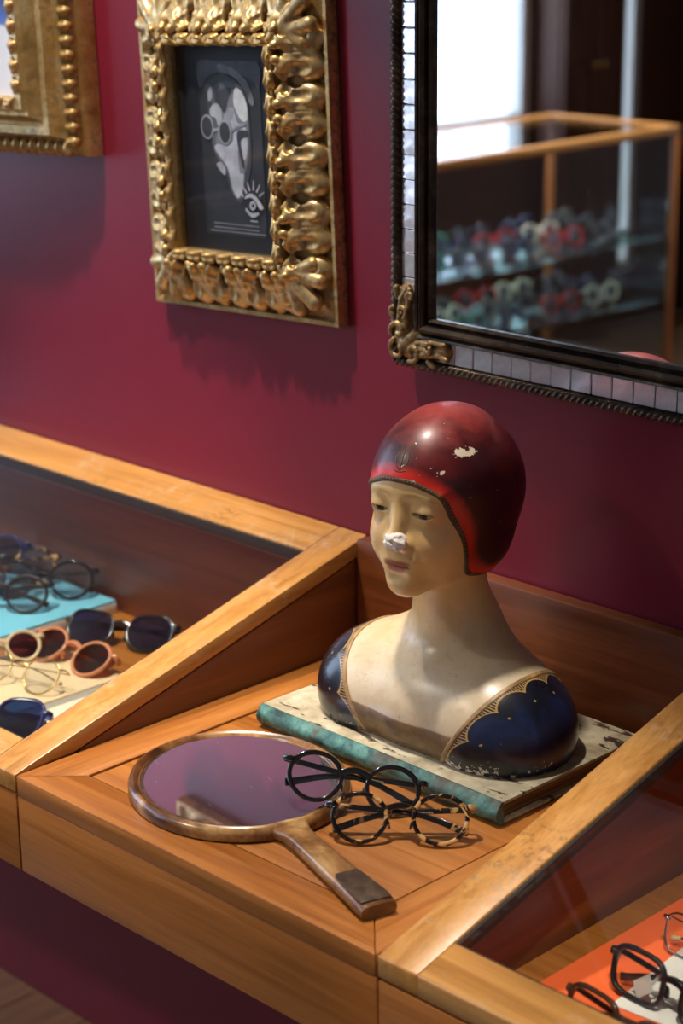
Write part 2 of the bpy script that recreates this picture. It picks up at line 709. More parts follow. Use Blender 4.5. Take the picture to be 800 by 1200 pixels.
CAP_CHIPS = [(0.060, -0.052, 0.312, 0.0060, (0.45, 0.45, 1.5)), (0.048, -0.075, 0.296, 0.0026, (0.6, 0.6, 1.3)), (0.058, -0.058, 0.292, 0.0030), (0.05, 0.01, 0.325, 0.0035), (0.02, -0.075, 0.33, 0.002), (0.066, -0.03, 0.245, 0.002)]
bust_materials()
# ------------------------------------------------------------------ materials of the room and the things
def wood(name, axis, c1, c2, c3, rough=0.38, sc=1.0, coat=0.25, scuff=0.0):
    """varnished wood, grain along the axis 'x', 'y' or 'z'"""
    t = NT(name, rough)
    s = {'x': (2.2, 60, 60), 'y': (60, 2.2, 60), 'z': (60, 60, 2.2)}[axis]
    s2 = {'x': (12, 330, 330), 'y': (330, 12, 330), 'z': (330, 330, 12)}[axis]
    s3 = {'x': (2, 7, 7), 'y': (7, 2, 7), 'z': (7, 7, 2)}[axis]
    a = t.noise(t.coord('Object', tuple(v * sc for v in s)), 1.0, 5, 0.6, 0.8)
    b = t.noise(t.coord('Object', tuple(v * sc for v in s2)), 1.0, 3, 0.6)
    w = t.noise(t.coord('Object', s3), 1.0, 4, 0.6)
    c = t.ramp(a, [(0.25, c1), (0.5, c2), (0.75, c3)])
    c = t.mix(t.maprange(b, 0.45, 0.75, 0, 0.35), c, tuple(v * 0.55 for v in c1))
    c = t.mix(t.maprange(w, 0.35, 0.7, 0.0, 0.35), c, tuple(v * 0.7 for v in c2))
    if scuff:
        k1 = t.noise(t.coord(), 9, 3, 0.6)
        k2 = t.noise(t.coord(), 130, 4, 0.7)
        sk = t.math('MULTIPLY', t.maprange(k1, 0.52, 0.66, 0, 1), t.maprange(k2, 0.48, 0.6, 0, scuff))
        c = t.mix(sk, c, srgb(206, 188, 158))
        dk = t.math('MULTIPLY', t.maprange(t.noise(t.coord(), 7, 3, 0.6), 0.55, 0.7, 0, 1), t.maprange(k2, 0.5, 0.62, 0, 0.5))
        c = t.mix(dk, c, srgb(70, 42, 20))
    t.set('Base Color', c)
    t.set('Roughness', t.maprange(a, 0.3, 0.7, rough - 0.06, rough + 0.1))
    t.set('Coat Weight', coat)
    t.set('Coat Roughness', 0.25)
    t.bump(t.mix(0.5, a, b), 0.10, 0.0006)
    return t.m


def room_materials():
    for ax in 'xyz':
        MAT['wood_' + ax] = wood('wood_' + ax, ax, srgb(138, 78, 32), srgb(174, 108, 46), srgb(196, 130, 62))
        MAT['rail_' + ax] = wood('rail_' + ax, ax, srgb(150, 98, 42), srgb(194, 138, 70), srgb(212, 160, 90), 0.34, scuff=0.55)
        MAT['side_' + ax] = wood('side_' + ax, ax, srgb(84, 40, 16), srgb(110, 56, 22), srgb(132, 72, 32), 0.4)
        MAT['dark_' + ax] = wood('dark_' + ax, ax, srgb(58, 30, 16), srgb(84, 46, 24), srgb(104, 60, 34), 0.6, 1.0, 0.0)
    MAT['plank'] = wood('plank', 'y', srgb(116, 76, 48), srgb(150, 104, 68), srgb(172, 124, 84), 0.45)
    # burgundy wall paint
    t = NT('burgundy_paint', 0.36, spec=0.5)
    co = t.coord()
    a = t.noise(co, 2.2, 4, 0.6)
    b = t.noise(co, 160, 3, 0.6)
    t.set('Base Color', t.ramp(a, [(0.3, srgb(112, 22, 44)), (0.7, srgb(122, 26, 48))]))
    t.bump(b, 0.12, 0.0008)
    MAT['burgundy'] = t.m
    MAT['white_paint'] = plain('white_paint', srgb(222, 218, 210), 0.7, var=0.03, scale=3)
    MAT['black_groove'] = plain('black_groove', srgb(20, 13, 9), 0.6)
    MAT['lid_glass'] = pane_glass('lid_glass', (0.97, 0.985, 0.975), 1.5)
    MAT['window_glass'] = pane_glass('window_glass', (0.96, 0.98, 1.0), 1.45)
    MAT['lens_clear'] = pane_glass('lens_clear', (0.96, 0.97, 0.97), 1.5)
    MAT['lens_blue'] = pane_glass('lens_blue', (0.20, 0.18, 0.62), 2.0)
    MAT['lens_shine'] = pane_glass('lens_shine', (0.90, 0.93, 0.96), 2.3)
    MAT['lens_sky'] = pane_glass('lens_sky', (0.10, 0.22, 0.50), 1.9)
    MAT['lens_brown'] = pane_glass('lens_brown', (0.36, 0.14, 0.09), 1.6)
    MAT['lens_grey'] = pane_glass('lens_grey', (0.45, 0.48, 0.52), 1.8)
    MAT['lens_mirror'] = pane_glass('lens_mirror', (0.55, 0.60, 0.66), 2.6)
    # old silvering
    t = NT('mirror_silver', 0.0, 1.0, (0.90, 0.91, 0.90))
    n = t.noise(t.coord(), 6, 4, 0.7)
    t.set('Roughness', t.maprange(n, 0.4, 0.8, 0.0, 0.02))
    MAT['mirror'] = t.m
    t = NT('mirror_tile_silver', 0.05, 0.5, (0.9, 0.88, 0.88))
    n = t.noise(t.coord(), 60, 5, 0.7)
    t.set('Base Color', t.ramp(n, [(0.35, (0.72, 0.68, 0.67)), (0.6, (0.95, 0.94, 0.95))]))
    t.set('Roughness', t.maprange(n, 0.3, 0.7, 0.24, 0.06))
    t.bump(t.noise(t.coord(), 25, 2), 0.25, 0.002)
    MAT['mirror_tile'] = t.m
    t = NT('hand_mirror_silver', 0.0, 0.97, (0.86, 0.85, 0.88))
    co = t.coord()
    sc = t.noise(t.coord('Object', (40, 600, 40), (0, 0, 0.6)), 1.0, 2, 0.5)
    k = t.noise(co, 210, 3, 0.7)
    m = t.math('MAXIMUM', t.math('GREATER_THAN', k, 0.73), t.math('GREATER_THAN', sc, 0.76))
    t.set('Base Color', t.mix(m, (0.93, 0.84, 1.0), (0.6, 0.56, 0.62)))
    t.set('Roughness', t.math('ADD', 0.015, t.math('MULTIPLY', m, 0.4)))
    MAT['hand_mirror'] = t.m

    def gilt(name, c1, c2, c3, dark, amt, rough=0.36):
        t = NT(name, rough, 0.85)
        co = t.coord()
        a = t.noise(co, 22, 5, 0.65, 0.4)
        b = t.noise(co, 110, 4, 0.65)
        c = t.ramp(a, [(0.3, c1), (0.5, c2), (0.72, c3)])
        k = t.maprange(t.math('ADD', t.math('MULTIPLY', a, 0.4), t.math('MULTIPLY', b, 0.6)), 0.5, 0.66, 0, amt)
        c = t.mix(k, c, dark)
        t.set('Base Color', c)
        t.set('Metallic', t.maprange(k, 0, 1, 0.75, 0.2))
        t.set('Roughness', t.maprange(b, 0.3, 0.7, rough - 0.08, rough + 0.14))
        t.bump(b, 0.25, 0.0012)
        MAT[name] = t.m
    gilt('gilt', srgb(150, 116, 64), srgb(198, 164, 104), srgb(230, 206, 156), srgb(66, 46, 24), 0.8)
    gilt('gilt_light', srgb(184, 148, 92), srgb(220, 190, 140), srgb(240, 220, 182), srgb(120, 84, 44), 0.6, 0.42)
    gilt('gilt_dull', srgb(96, 74, 46), srgb(150, 122, 80), srgb(190, 164, 116), srgb(44, 30, 18), 0.85, 0.42)
    gilt('bronze_black', srgb(46, 36, 30), srgb(76, 62, 50), srgb(124, 106, 84), srgb(22, 17, 15), 0.8, 0.34)
    MAT['mat_black'] = plain('mat_black', srgb(22, 20, 30), 0.6)
    # frames
    MAT['acetate_black'] = plain('acetate_black', (0.006, 0.006, 0.007), 0.12, coat=0.6)
    MAT['acetate_matte'] = plain('acetate_matte', (0.012, 0.012, 0.014), 0.32)
    MAT['acetate_brown'] = plain('acetate_brown', srgb(74, 48, 32), 0.2, coat=0.4)
    MAT['acetate_grey'] = plain('acetate_grey', srgb(92, 92, 92), 0.25, coat=0.4)
    MAT['acetate_pink'] = plain('acetate_pink', srgb(196, 124, 84), 0.2, coat=0.4)
    MAT['acetate_crystal'] = plain('acetate_crystal', srgb(214, 190, 150), 0.15, coat=0.5)
    MAT['acetate_blue'] = plain('acetate_blue', srgb(24, 34, 88), 0.15, coat=0.6)
    MAT['acetate_red'] = plain('acetate_red', srgb(176, 22, 20), 0.15, coat=0.6)
    MAT['acetate_green'] = plain('acetate_green', srgb(60, 140, 116), 0.15, coat=0.6)
    MAT['acetate_white'] = plain('acetate_white', srgb(220, 216, 206), 0.15, coat=0.6)
    t = NT('acetate_tortoise', 0.12)
    co = t.coord()
    a = t.noise(co, 70, 3, 0.55, 1.0)
    t.set('Base Color', t.ramp(a, [(0.46, srgb(14, 8, 5)), (0.55, srgb(40, 22, 12)), (0.59, srgb(190, 140, 80)), (0.74, srgb(226, 190, 134))]))
    t.set('Coat Weight', 0.6)
    t.set('Coat Roughness', 0.05)
    MAT['tortoise'] = t.m
    MAT['metal_gold'] = plain('metal_gold', srgb(206, 168, 104), 0.22, 1.0)
    MAT['metal_steel'] = plain('metal_steel', srgb(176, 176, 178), 0.2, 1.0)
    MAT['paper_white'] = plain('paper_white', srgb(236, 232, 226), 0.7, var=0.02)
    MAT['print_gold'] = plain('print_gold', srgb(190, 172, 130), 0.4, 0.5)
    # hand mirror wood: pale worn edges with dark patches
    t = NT('mirror_wood', 0.3)
    co = t.coord()
    a = t.noise(co, 16, 5, 0.65, 0.5)
    b = t.noise(t.coord('Object', (10, 120, 120)), 1.0, 4, 0.6)
    c = t.ramp(a, [(0.32, srgb(40, 22, 10)), (0.46, srgb(104, 66, 32)), (0.58, srgb(160, 116, 66)), (0.72, srgb(212, 176, 120))])
    c = t.mix(t.maprange(b, 0.45, 0.7, 0, 0.4), c, srgb(70, 38, 16))
    t.set('Base Color', c)
    t.set('Coat Weight', 0.4)
    t.set('Coat Roughness', 0.15)
    t.bump(a, 0.15, 0.001)
    MAT['mirror_wood'] = t.m
    t = NT('grip_dark', 0.4)
    a = t.noise(t.coord(), 60, 5, 0.65)
    t.set('Base Color', t.ramp(a, [(0.35, srgb(38, 28, 22)), (0.6, srgb(84, 66, 52)), (0.75, srgb(132, 108, 84))]))
    MAT['grip_dark'] = t.m
    # peeling book cover
    t = NT('book_cover', 0.6)
    co = t.coord()
    a = t.noise(co, 30, 6, 0.65, 0.4)
    b = t.noise(t.coord('Object', (16, 44, 44), (0, 0, 0.35)), 1.0, 6, 0.7, 0.6)
    g = t.noise(co, 9, 3)
    c = t.ramp(a, [(0.3, srgb(132, 118, 92)), (0.5, srgb(176, 164, 136)), (0.7, srgb(208, 198, 172))])
    c = t.mix(t.maprange(g, 0.5, 0.7, 0, 0.5), c, srgb(120, 118, 100))
    pe = t.maprange(b, 0.57, 0.60, 0, 1)
    c = t.mix(pe, c, srgb(58, 38, 26))
    t.set('Base Color', c)
    t.bump(t.math('SUBTRACT', t.math('MULTIPLY', a, 0.3), pe), 0.6, 0.0012)
    MAT['book_cover'] = t.m
    t = NT('book_spine', 0.5)
    co = t.coord()
    a = t.noise(co, 40, 6, 0.7, 0.4)
    b = t.noise(co, 14, 4, 0.65)
    c = t.ramp(a, [(0.36, srgb(30, 50, 50)), (0.5, srgb(70, 118, 112)), (0.68, srgb(112, 160, 148)), (0.8, srgb(160, 176, 150))])
    c = t.mix(t.maprange(b, 0.5, 0.62, 0, 0.85), c, srgb(84, 58, 40))
    t.set('Base Color', c)
    t.bump(a, 0.4, 0.001)
    MAT['book_spine'] = t.m
    t = NT('book_pages', 0.8)
    a = t.noise(t.coord('Object', (8, 8, 900)), 1.0, 3, 0.6)
    t.set('Base Color', t.ramp(a, [(0.35, srgb(62, 46, 30)), (0.65, srgb(128, 106, 76))]))
    MAT['book_pages'] = t.m
    # left case blocks
    MAT['acrylic_blue'] = plain('acrylic_blue', srgb(122, 200, 228), 0.15, coat=0.5, var=0.04)
    MAT['acrylic_frost'] = plain('acrylic_frost', srgb(232, 238, 244), 0.25, coat=0.3, var=0.03)
    MAT['card_cream'] = plain('card_cream', srgb(232, 206, 164), 0.5, var=0.05, scale=12)
    MAT['card_white'] = plain('card_white', srgb(240, 226, 204), 0.5, var=0.03, scale=12)
    MAT['mat_red'] = plain('mat_red', srgb(255, 112, 56), 0.55, var=0.04, scale=20)
    MAT['tape_blue'] = plain('tape_blue', srgb(150, 176, 214), 0.4)


room_materials()
# ------------------------------------------------------------------ the room
RX0, RX1, RY0, RH = -3.0, 3.2, -5.0, 2.95


def struct(name, o):
    o['kind'] = 'structure'
    return o


def sbox(name, boxes, mat, bevel=0.0, parent=None):
    bm = bmesh.new()
    for a, b in boxes:
        add_box(bm, a, b, bevel)
    o = from_bm(name, bm, mat, parent)
    if parent is None:
        o['kind'] = 'structure'
    return o


floor = sbox('floor', [((RX0 - .1, RY0 - .1, -0.12), (RX1 + .1, 0.1, -0.014))], MAT['black_groove'])
_bm = bmesh.new()
add_box(_bm, (-0.0595, RY0, -0.014), (0.0595, 0.0, 0.0), 0.0015, 1)
_pl = from_bm('plank', _bm, MAT['plank'], floor)
_x = RX0 + 0.06
_pl.location.x = _x
while _x + 0.12 < RX1:
    _x += 0.12
    c = _pl.copy()
    COL.objects.link(c)
    c.location.x = _x
sbox('wall_back', [((RX0 - .1, 0, 0), (RX1 + .1, 0.1, RH))], MAT['burgundy'])
sbox('wall_right', [((RX1, RY0 - .1, 0), (RX1 + .1, 0, RH))], MAT['white_paint'])
sbox('wall_front', [((RX0 - .1, RY0 - .1, 0), (RX1, RY0, RH))], MAT['white_paint'])
sbox('ceiling', [((RX0 - .1, RY0 - .1, RH), (RX1 + .1, 0.1, RH + .1))], MAT['white_paint'])
# left wall with the shop window and an added slit that makes a bright strip in the mirror
WY0, WY1, WZ0, WZ1 = -3.93, -3.05, 0.80, 2.55
VY0, VY1 = -1.55, -0.45
SY0, SY1 = -4.56, -4.44
# openings: (y0, y1, z0, z1)
OPEN = [(SY0, SY1, 0.2, 2.55), (WY0, WY1, 0.80, 2.85), (-2.95, -1.65, 1.80, 2.85), (VY0, VY1, 0.80, 2.55)]
_cols = []
_y = RY0
for _a, _b, _c, _e in OPEN:
    _cols.append(((RX0 - .1, _y, 0), (RX0, _a, RH)))
    _cols.append(((RX0 - .1, _a, 0), (RX0, _b, _c)))
    _cols.append(((RX0 - .1, _a, _e), (RX0, _b, RH)))
    _y = _b
_cols.append(((RX0 - .1, _y, 0), (RX0, 0, RH)))
sbox('wall_left', _cols, MAT['dark_z'])


def window(name, y0, y1, z0, z1, mull):
    bm = bmesh.new()
    f = 0.04
    x0, x1 = RX0 - 0.085, RX0 - 0.015
    add_box(bm, (x0, y0, z0), (x1, y0 + f, z1), 0.003)
    add_box(bm, (x0, y1 - f, z0), (x1, y1, z1), 0.003)
    add_box(bm, (x0, y0 + f, z0), (x1, y1 - f, z0 + f), 0.003)
    add_box(bm, (x0, y0 + f, z1 - f), (x1, y1 - f, z1), 0.003)
    for m in mull:
        add_box(bm, (x0 + .01, m - .02, z0 + f), (x1 - .01, m + .02, z1 - f), 0.003)
    o = from_bm(name, bm, MAT['white_paint'])
    o['kind'] = 'structure'
    ys = [y0 + f] + list(mull) + [y1 - f]
    for a, b in zip(ys[:-1], ys[1:]):
        box('pane', (RX0 - .055, a, z0 + f), (RX0 - .049, b, z1 - f), MAT['window_glass'], o, 0)


window('window_1', *OPEN[1], ())
window('window_2', *OPEN[3], (-1.0,))
window('added_light_slit', *OPEN[0], ())  # slit of sky added to stand in for a bright glass edge
window('window_4', *OPEN[2], (-2.3,))


# ceiling spotlights: each fixture carries its own lamp
def spotlight(loc, target, power, color, size=70, soft=0.03, label=''):
    root = empty('ceiling_spotlight', (loc[0], loc[1], RH))
    tag(root, label, 'spotlight', 'ceiling spotlights')
    bm = bmesh.new()
    add_lathe(bm, [(0, 0), (0.045, 0), (0.045, -0.02), (0.04, -0.025), (0, -0.025)], 20)
    from_bm('base', bm, MAT['acetate_matte'], root, angle=40)
    d = (Vector(target) - Vector(loc)).normalized()
    drop = RH - loc[2]
    bm = bmesh.new()
    add_sweep(bm, [(0, 0, -0.02), (0, 0, -drop + 0.02)], circle_prof(0.007, 8))
    from_bm('stem', bm, MAT['acetate_matte'], root, angle=40)
    bm = bmesh.new()
    add_lathe(bm, [(0, 0.10), (0.03, 0.095), (0.04, 0.06), (0.045, -0.045), (0.041, -0.045), (0.036, 0.03), (0, 0.035)], 20)
    h = from_bm('lamp_head', bm, MAT['acetate_matte'], root, angle=40)
    h.location = (0, 0, -drop)
    h.rotation_euler = d.to_track_quat('-Z', 'Y').to_euler()
    l = bpy.data.lights.new('spot_lamp', 'SPOT')
    l.energy = power
    l.color = color
    l.spot_size = R(size)
    l.spot_blend = 0.6
    l.shadow_soft_size = soft
    o = bpy.data.objects.new('spot_lamp', l)
    COL.objects.link(o)
    o.parent = root
    o.location = Vector((0, 0, -drop)) + d * 0.05
    o.rotation_euler = d.to_track_quat('-Z', 'Y').to_euler()
    return root


WARM = (1.0, 0.89, 0.76)
spotlight((0.06, -0.44, 2.72), (0.23, -0.34, 0.77), 108, WARM, 26, 0.05, 'black ceiling spotlight aimed at the bust on the open counter')
spotlight((-0.42, -0.52, 2.72), (-0.27, -0.15, 0.95), 115, WARM, 37, 0.03, 'black ceiling spotlight washing the wall between the two gilt frames')
spotlight((1.20, -0.95, 2.72), (0.92, -0.40, 0.75), 130, WARM, 29, 0.03, 'black ceiling spotlight above the glass case with the red mat')
spotlight((-1.6, -2.1, 2.72), (-1.75, -2.4, 0.8), 170, WARM, 60, 0.03, 'black ceiling spotlight above the tall glass counter opposite the mirror')
spotlight((-1.3, -3.0, 2.72), (-1.75, -2.8, 0.7), 110, WARM, 60, 0.03, 'black ceiling spotlight over the end of the tall glass counter')
spotlight((-0.7, -2.3, 2.72), (-0.35, -0.75, 0.3), 80, WARM, 46, 0.05, 'added black fill spotlight on the ceiling, brightening the counter fronts and floor')  # unseen fill lamp, added to brighten the fronts and the floor
spotlight((-0.16, -0.78, 2.72), (-0.46, -0.26, 0.7), 85, WARM, 30, 0.03, 'black ceiling spotlight above the glass case with the blue acrylic block')
spotlight((-0.85, -1.95, 2.72), (0.25, -0.22, 1.0), 28, WARM, 9, 0.05, 'added black narrow-beam fill spotlight on the ceiling, brightening the face of the bust')  # unseen fill lamp, added to lift the face out of shade
# ------------------------------------------------------------------ counter along the wall
def attach(o, root):
    o.parent = root
    o.location = o.location - root.location
    return o


def wbox(name, a, b, mat, root, bevel=0.0015):
    return attach(box(name, a, b, mat, None, bevel), root)


def wprism(name, poly, axis, lo, hi, mat, root, bevel=0.0012):
    return attach(prism(name, poly, axis, lo, hi, mat, None, bevel), root)


ZB = ZC - HF                    # underside of the counter
ZF = ZC - 0.07                  # floor inside the glass cases
YW = -0.002                     # back of the counter, just clear of the wall

# --- open box in the middle
tray = empty('open_counter', (W / 2, -D / 2, ZB))
tag(tray, 'open wooden counter section carrying the bust and hand mirror, between two glass cases', 'counter')
RW = 0.052                      # width of the frame rails round the panel
th = 0.022
x0, x1 = 0.0015, W - 0.0015
wprism('top_rail', [(x0, -D + 0.0), (x0 + RW, -D + RW), (x0 + RW, -0.022), (x0, -0.022)], 2, ZC - th, ZC, MAT['wood_y'], tray)
wprism('top_rail', [(x0 + .0006, -D), (x1 - .0006, -D), (x1 - RW, -D + RW - .0006), (x0 + RW, -D + RW - .0006)], 2, ZC - th, ZC, MAT['wood_x'], tray)
wprism('top_rail', [(x1, -D), (x1, -0.022), (x1 - RW, -0.022), (x1 - RW, -D + RW)], 2, ZC - th, ZC, MAT['wood_y'], tray)
wbox('top_panel', (x0 + RW + .0035, -D + RW + .0012, ZC - th), (x1 - RW - .002, -0.0225, ZC - .0006), MAT['wood_x'], tray, 0.0012)
wbox('groove_strip', (x0 + RW, -D + RW, ZC - th - .004), (x1 - RW, -0.0225, ZC - th - .0005), MAT['black_groove'], tray, 0)
wbox('front_panel', (x0, -D, ZB), (x1, -D + .02, ZC - th - .0004), MAT['wood_x'], tray)
wbox('bottom_panel', (x0, -D + .021, ZB + .01), (x1, -0.023, ZB + .025), MAT['side_x'], tray)
wbox('back_panel', (x0, -0.022, ZB), (x1, YW, ZC + HB - .001), MAT['side_x'], tray, 0.002)

SL = math.atan2(HB, D)


def slope(y):                    # height of the lid plane
    return ZC + HB * (1 + y / D)


def glass_case(xa, xb, label):
    root = empty('glass_display_case', ((xa + xb) / 2, -D / 2, ZB))
    tag(root, label, 'display case')
    t = 0.020
    lt = 0.020                   # lid thickness (measured upright)
    # carcass
    for a in (xa + .001, xb - t - .001):
        wprism('side_panel', [(-D + .0205, ZB), (YW, ZB), (YW, ZC + HB - lt - .002), (-D + .0205, slope(-D + .0205) - lt - .001)], 0, a, a + t, MAT['side_y'], root)
    wbox('back_panel', (xa + t + .001, -0.022, ZB), (xb - t - .001, YW, ZC + HB - lt - .008), MAT['side_x'], root)
    wbox('front_panel', (xa + .001, -D, ZB), (xb - .001, -D + .02, ZC - lt - .003), MAT['wood_x'], root)
    wbox('floor_panel', (xa + t + .001, -D + .02, ZF - .014), (xb - t - .001, -0.022, ZF), MAT['wood_x'], root)
    # lid: four rails in the sloping plane and the glass
    S_, T_, F_ = 0.0455, 0.0585, 0.0455   # side, top, front rail (top and front measured along y)

    def rail(name, x0, x1, ya, yb, mat):
        poly = [(ya, slope(ya)), (yb, slope(yb)), (yb, slope(yb) - lt), (ya, slope(ya) - lt)]
        return wprism(name, poly, 0, x0, x1, mat, root, 0.0016)
    rail('lid_rail', xa + .0005, xa + S_, -D, YW, MAT['rail_y'])
    rail('lid_rail', xb - S_, xb - .0005, -D, YW, MAT['rail_y'])
    rail('lid_rail', xa + S_ + .0003, xb - S_ - .0003, -T_, YW, MAT['rail_x'])
    rail('lid_rail', xa + S_ + .0003, xb - S_ - .0003, -D, -D + F_, MAT['rail_x'])
    ya, yb = -D + F_, -T_
    gx0, gx1 = xa + S_, xb - S_

    # dark rebate between wood and glass
    bm = bmesh.new()
    for (a, b, c, d) in ((gx0, gx0 + .0035, ya, yb), (gx1 - .0035, gx1, ya, yb), (gx0 + .0035, gx1 - .0035, ya, ya + .0035), (gx0 + .0035, gx1 - .0035, yb - .0035, yb)):
        add_prism(bm, [(c, slope(c) - .003), (d, slope(d) - .003), (d, slope(d) - .016), (c, slope(c) - .016)], 0, a, b)
    attach(from_bm('glazing_gasket', bm, MAT['black_groove']), root)
    bm = bmesh.new()
    c, d = ya + .0005, yb - .0005
    add_prism(bm, [(c, slope(c) - .004), (d, slope(d) - .004), (d, slope(d) - .010), (c, slope(c) - .010)], 0, gx0 + .0036, gx1 - .0036)
    attach(from_bm('lid_glass', bm, MAT['lid_glass']), root)
    return root


glass_case(-1.30, 0.0, 'sloping wooden glass-topped case holding frames on a blue acrylic block')
glass_case(W, W + 1.30, 'sloping wooden glass-topped case lined with a bright red mat')
# ------------------------------------------------------------------ painted plaster bust
def catmull(pts, n=8, closed=False):
    P = [np.array(p, float) for p in pts]
    out = []
    N = len(P)
    rng = range(N) if closed else range(N - 1)
    for i in rng:
        if closed:
            p0, p1, p2, p3 = P[i - 1], P[i], P[(i + 1) % N], P[(i + 2) % N]
        else:
            p0, p1, p2, p3 = P[max(i - 1, 0)], P[i], P[i + 1], P[min(i + 2, N - 1)]
        for k in range(n):
            t = k / n
            out.append(0.5 * ((2 * p1) + (-p0 + p2) * t + (2 * p0 - 5 * p1 + 4 * p2 - p3) * t * t + (-p0 + 3 * p1 - 3 * p2 + p3) * t ** 3))
    if not closed:
        out.append(P[-1])
    return np.array(out)


def poly_sdf(u, v, poly):
    """signed distance to a closed 2d polygon, negative inside"""
    d = np.full(len(u), 1e9, np.float32)
    s = np.ones(len(u), np.float32)
    n = len(poly)
    for i in range(n):
        ax, ay = poly[i]
        bx, by = poly[i - 1]
        ex, ey = bx - ax, by - ay
        wx, wy = u - ax, v - ay
        t = np.clip((wx * ex + wy * ey) / (ex * ex + ey * ey + 1e-12), 0, 1)
        d = np.minimum(d, (wx - ex * t) ** 2 + (wy - ey * t) ** 2)
        c1 = v >= ay
        c2 = v < by
        c3 = ex * wy > ey * wx
        flip = (c1 & c2 & c3) | (~c1 & ~c2 & ~c3)
        s = np.where(flip, -s, s)
    return s * np.sqrt(d)


HEAD_YAW = R(7)
HEAD_PIV = np.array([0, -25, 0], np.float32)
HEAD_OFF = np.array([4, 12, -2.5], np.float32)


def to_head(p):
    c, s = math.cos(-HEAD_YAW), math.sin(-HEAD_YAW)
    q = p - HEAD_PIV - HEAD_OFF
    return np.stack([q[:, 0] * c - q[:, 1] * s, q[:, 0] * s + q[:, 1] * c, q[:, 2]], 1).astype(np.float32) + HEAD_PIV


def from_head(p):
    c, s = math.cos(HEAD_YAW), math.sin(HEAD_YAW)
    q = np.asarray(p, np.float32) - HEAD_PIV
    return np.stack([q[:, 0] * c - q[:, 1] * s, q[:, 0] * s + q[:, 1] * c, q[:, 2]], 1) + HEAD_PIV + HEAD_OFF


EYE = (25.5, -93.0, 259.5, 14.0)


def sdf_skull(h):
    d = s_ell(h, (0, -30, 268), (63, 76, 70))
    d = smin(d, s_ell(h, (0, -4, 264), (57, 54, 58)), 20)
    return d


def sdf_head(h):
    ax = np.abs(h[:, 0])
    m = np.stack([ax, h[:, 1], h[:, 2]], 1)
    d = sdf_skull(h)
    d = smin(d, s_ell(h, (0, -56, 280), (53, 54.5, 46)), 18)          # forehead
    d = smin(d, s_ell(h, (0, -52, 230), (52, 57, 56)), 16)          # mid face
    d = smin(d, s_ell(h, (0, -56, 204), (43, 54, 35)), 16)          # jaw
    d = smin(d, s_ell(h, (0, -97, 182), (18, 16, 14)), 18)          # chin
    d = smin(d, s_ell(m, (24, -75, 224), (26, 32, 28)), 14)         # cheeks
    d = smax(d, -s_ell(m, (24, -120, 262), (15, 12.5, 9.0)), 12)      # eye hollows
    ball = s_ell(m, (EYE[0], EYE[1], EYE[2]), (EYE[3] + 1.8,) * 3)   # lids
    d = smin(d, ball, 6)
    d = smin(d, s_ell(m, (21, -99, 275), (16, 6, 3.5)), 11)           # brow
    # nose
    nose = s_cone(h, (0, -102, 272), (0, -117, 231), 5.0, 6.4)
    nose = smin(nose, s_ell(h, (0, -116, 229), (8.2, 9.5, 7.0)), 5)
    nose = smin(nose, s_ell(m, (8.5, -110, 226), (5.2, 8.5, 5.4)), 4)
    d = smin(d, nose, 8)
    d = smax(d, -s_ell(h, (0, -124, 215), (3.0, 6, 5)), 5)          # philtrum
    # mouth
    d = smin(d, s_ell(h, (0, -102, 205), (19, 10, 12)), 12)
    up = s_ell(m, (5.5, -106.2, 206.9), (10.5, 4.6, 2.9))
    lo = s_ell(h, (0, -106.4, 200.9), (12.5, 4.8, 3.6))
    d = smin(d, smin(up, lo, 1.0), 3.0)
    d = smax(d, -s_ell(h, (0, -115, 203.9), (17, 4.6, 0.5)), 1.4)
    d = smax(d, -s_ell(h, (0, -119, 192.5), (12, 7, 5)), 8)         # hollow below the lip
    # eye slit, slanting down
    z0 = 256.0 - (m[:, 0] - 25) * 0.05
    sl = np.stack([m[:, 0], m[:, 1], m[:, 2] - z0], 1)
    d = smax(d, -s_ell(sl, (EYE[0] + 0.3, -109, 0), (11.0, 9, 3.0)), 0.9)
    return d


def sdf_body(p):
    h = to_head(p)
    d = sdf_head(h)
    neck = s_cone(p, (2, 2, 92), (3, -14, 178), 42, 37)
    d = smin(d, neck, 12)
    ax = np.abs(p[:, 0])
    m = np.stack([ax, p[:, 1], p[:, 2]], 1)
    t = s_ell(m, (85, -14, 24), (68, 72, 66))
    t = smin(t, s_ell(p, (0, -6, 34), (112, 84, 70)), 30)
    t = smin(t, s_cone(m, (16, 8, 108), (78, 4, 46), 30, 36), 20)
    d = smin(d, t, 26)
    # collar bone hollow
    d = smax(d, -s_ell(p, (2, -72, 104), (13, 12, 9)), 14)
    # cut at the base, edge rounded
    d = smax(d, -p[:, 2], 4)
    return d


CAP_SIDE = catmull([(-150, 295), (-117, 292), (-106, 285.5), (-95, 274), (-86, 256), (-77, 236), (-70, 214), (-62, 198), (-50, 189), (-30, 184), (-8, 185), (20, 191), (50, 202), (110, 212)], 5)
CAP_POLY = [tuple(q) for q in CAP_SIDE] + [(160, 215), (160, 420), (-150, 420)]


def cap_edge(h):
    # on the face front the edge dips a little towards the temples
    return poly_sdf(h[:, 1], h[:, 2] + np.clip((np.abs(h[:, 0]) - 20) * 0.10, 0, 6), CAP_POLY)


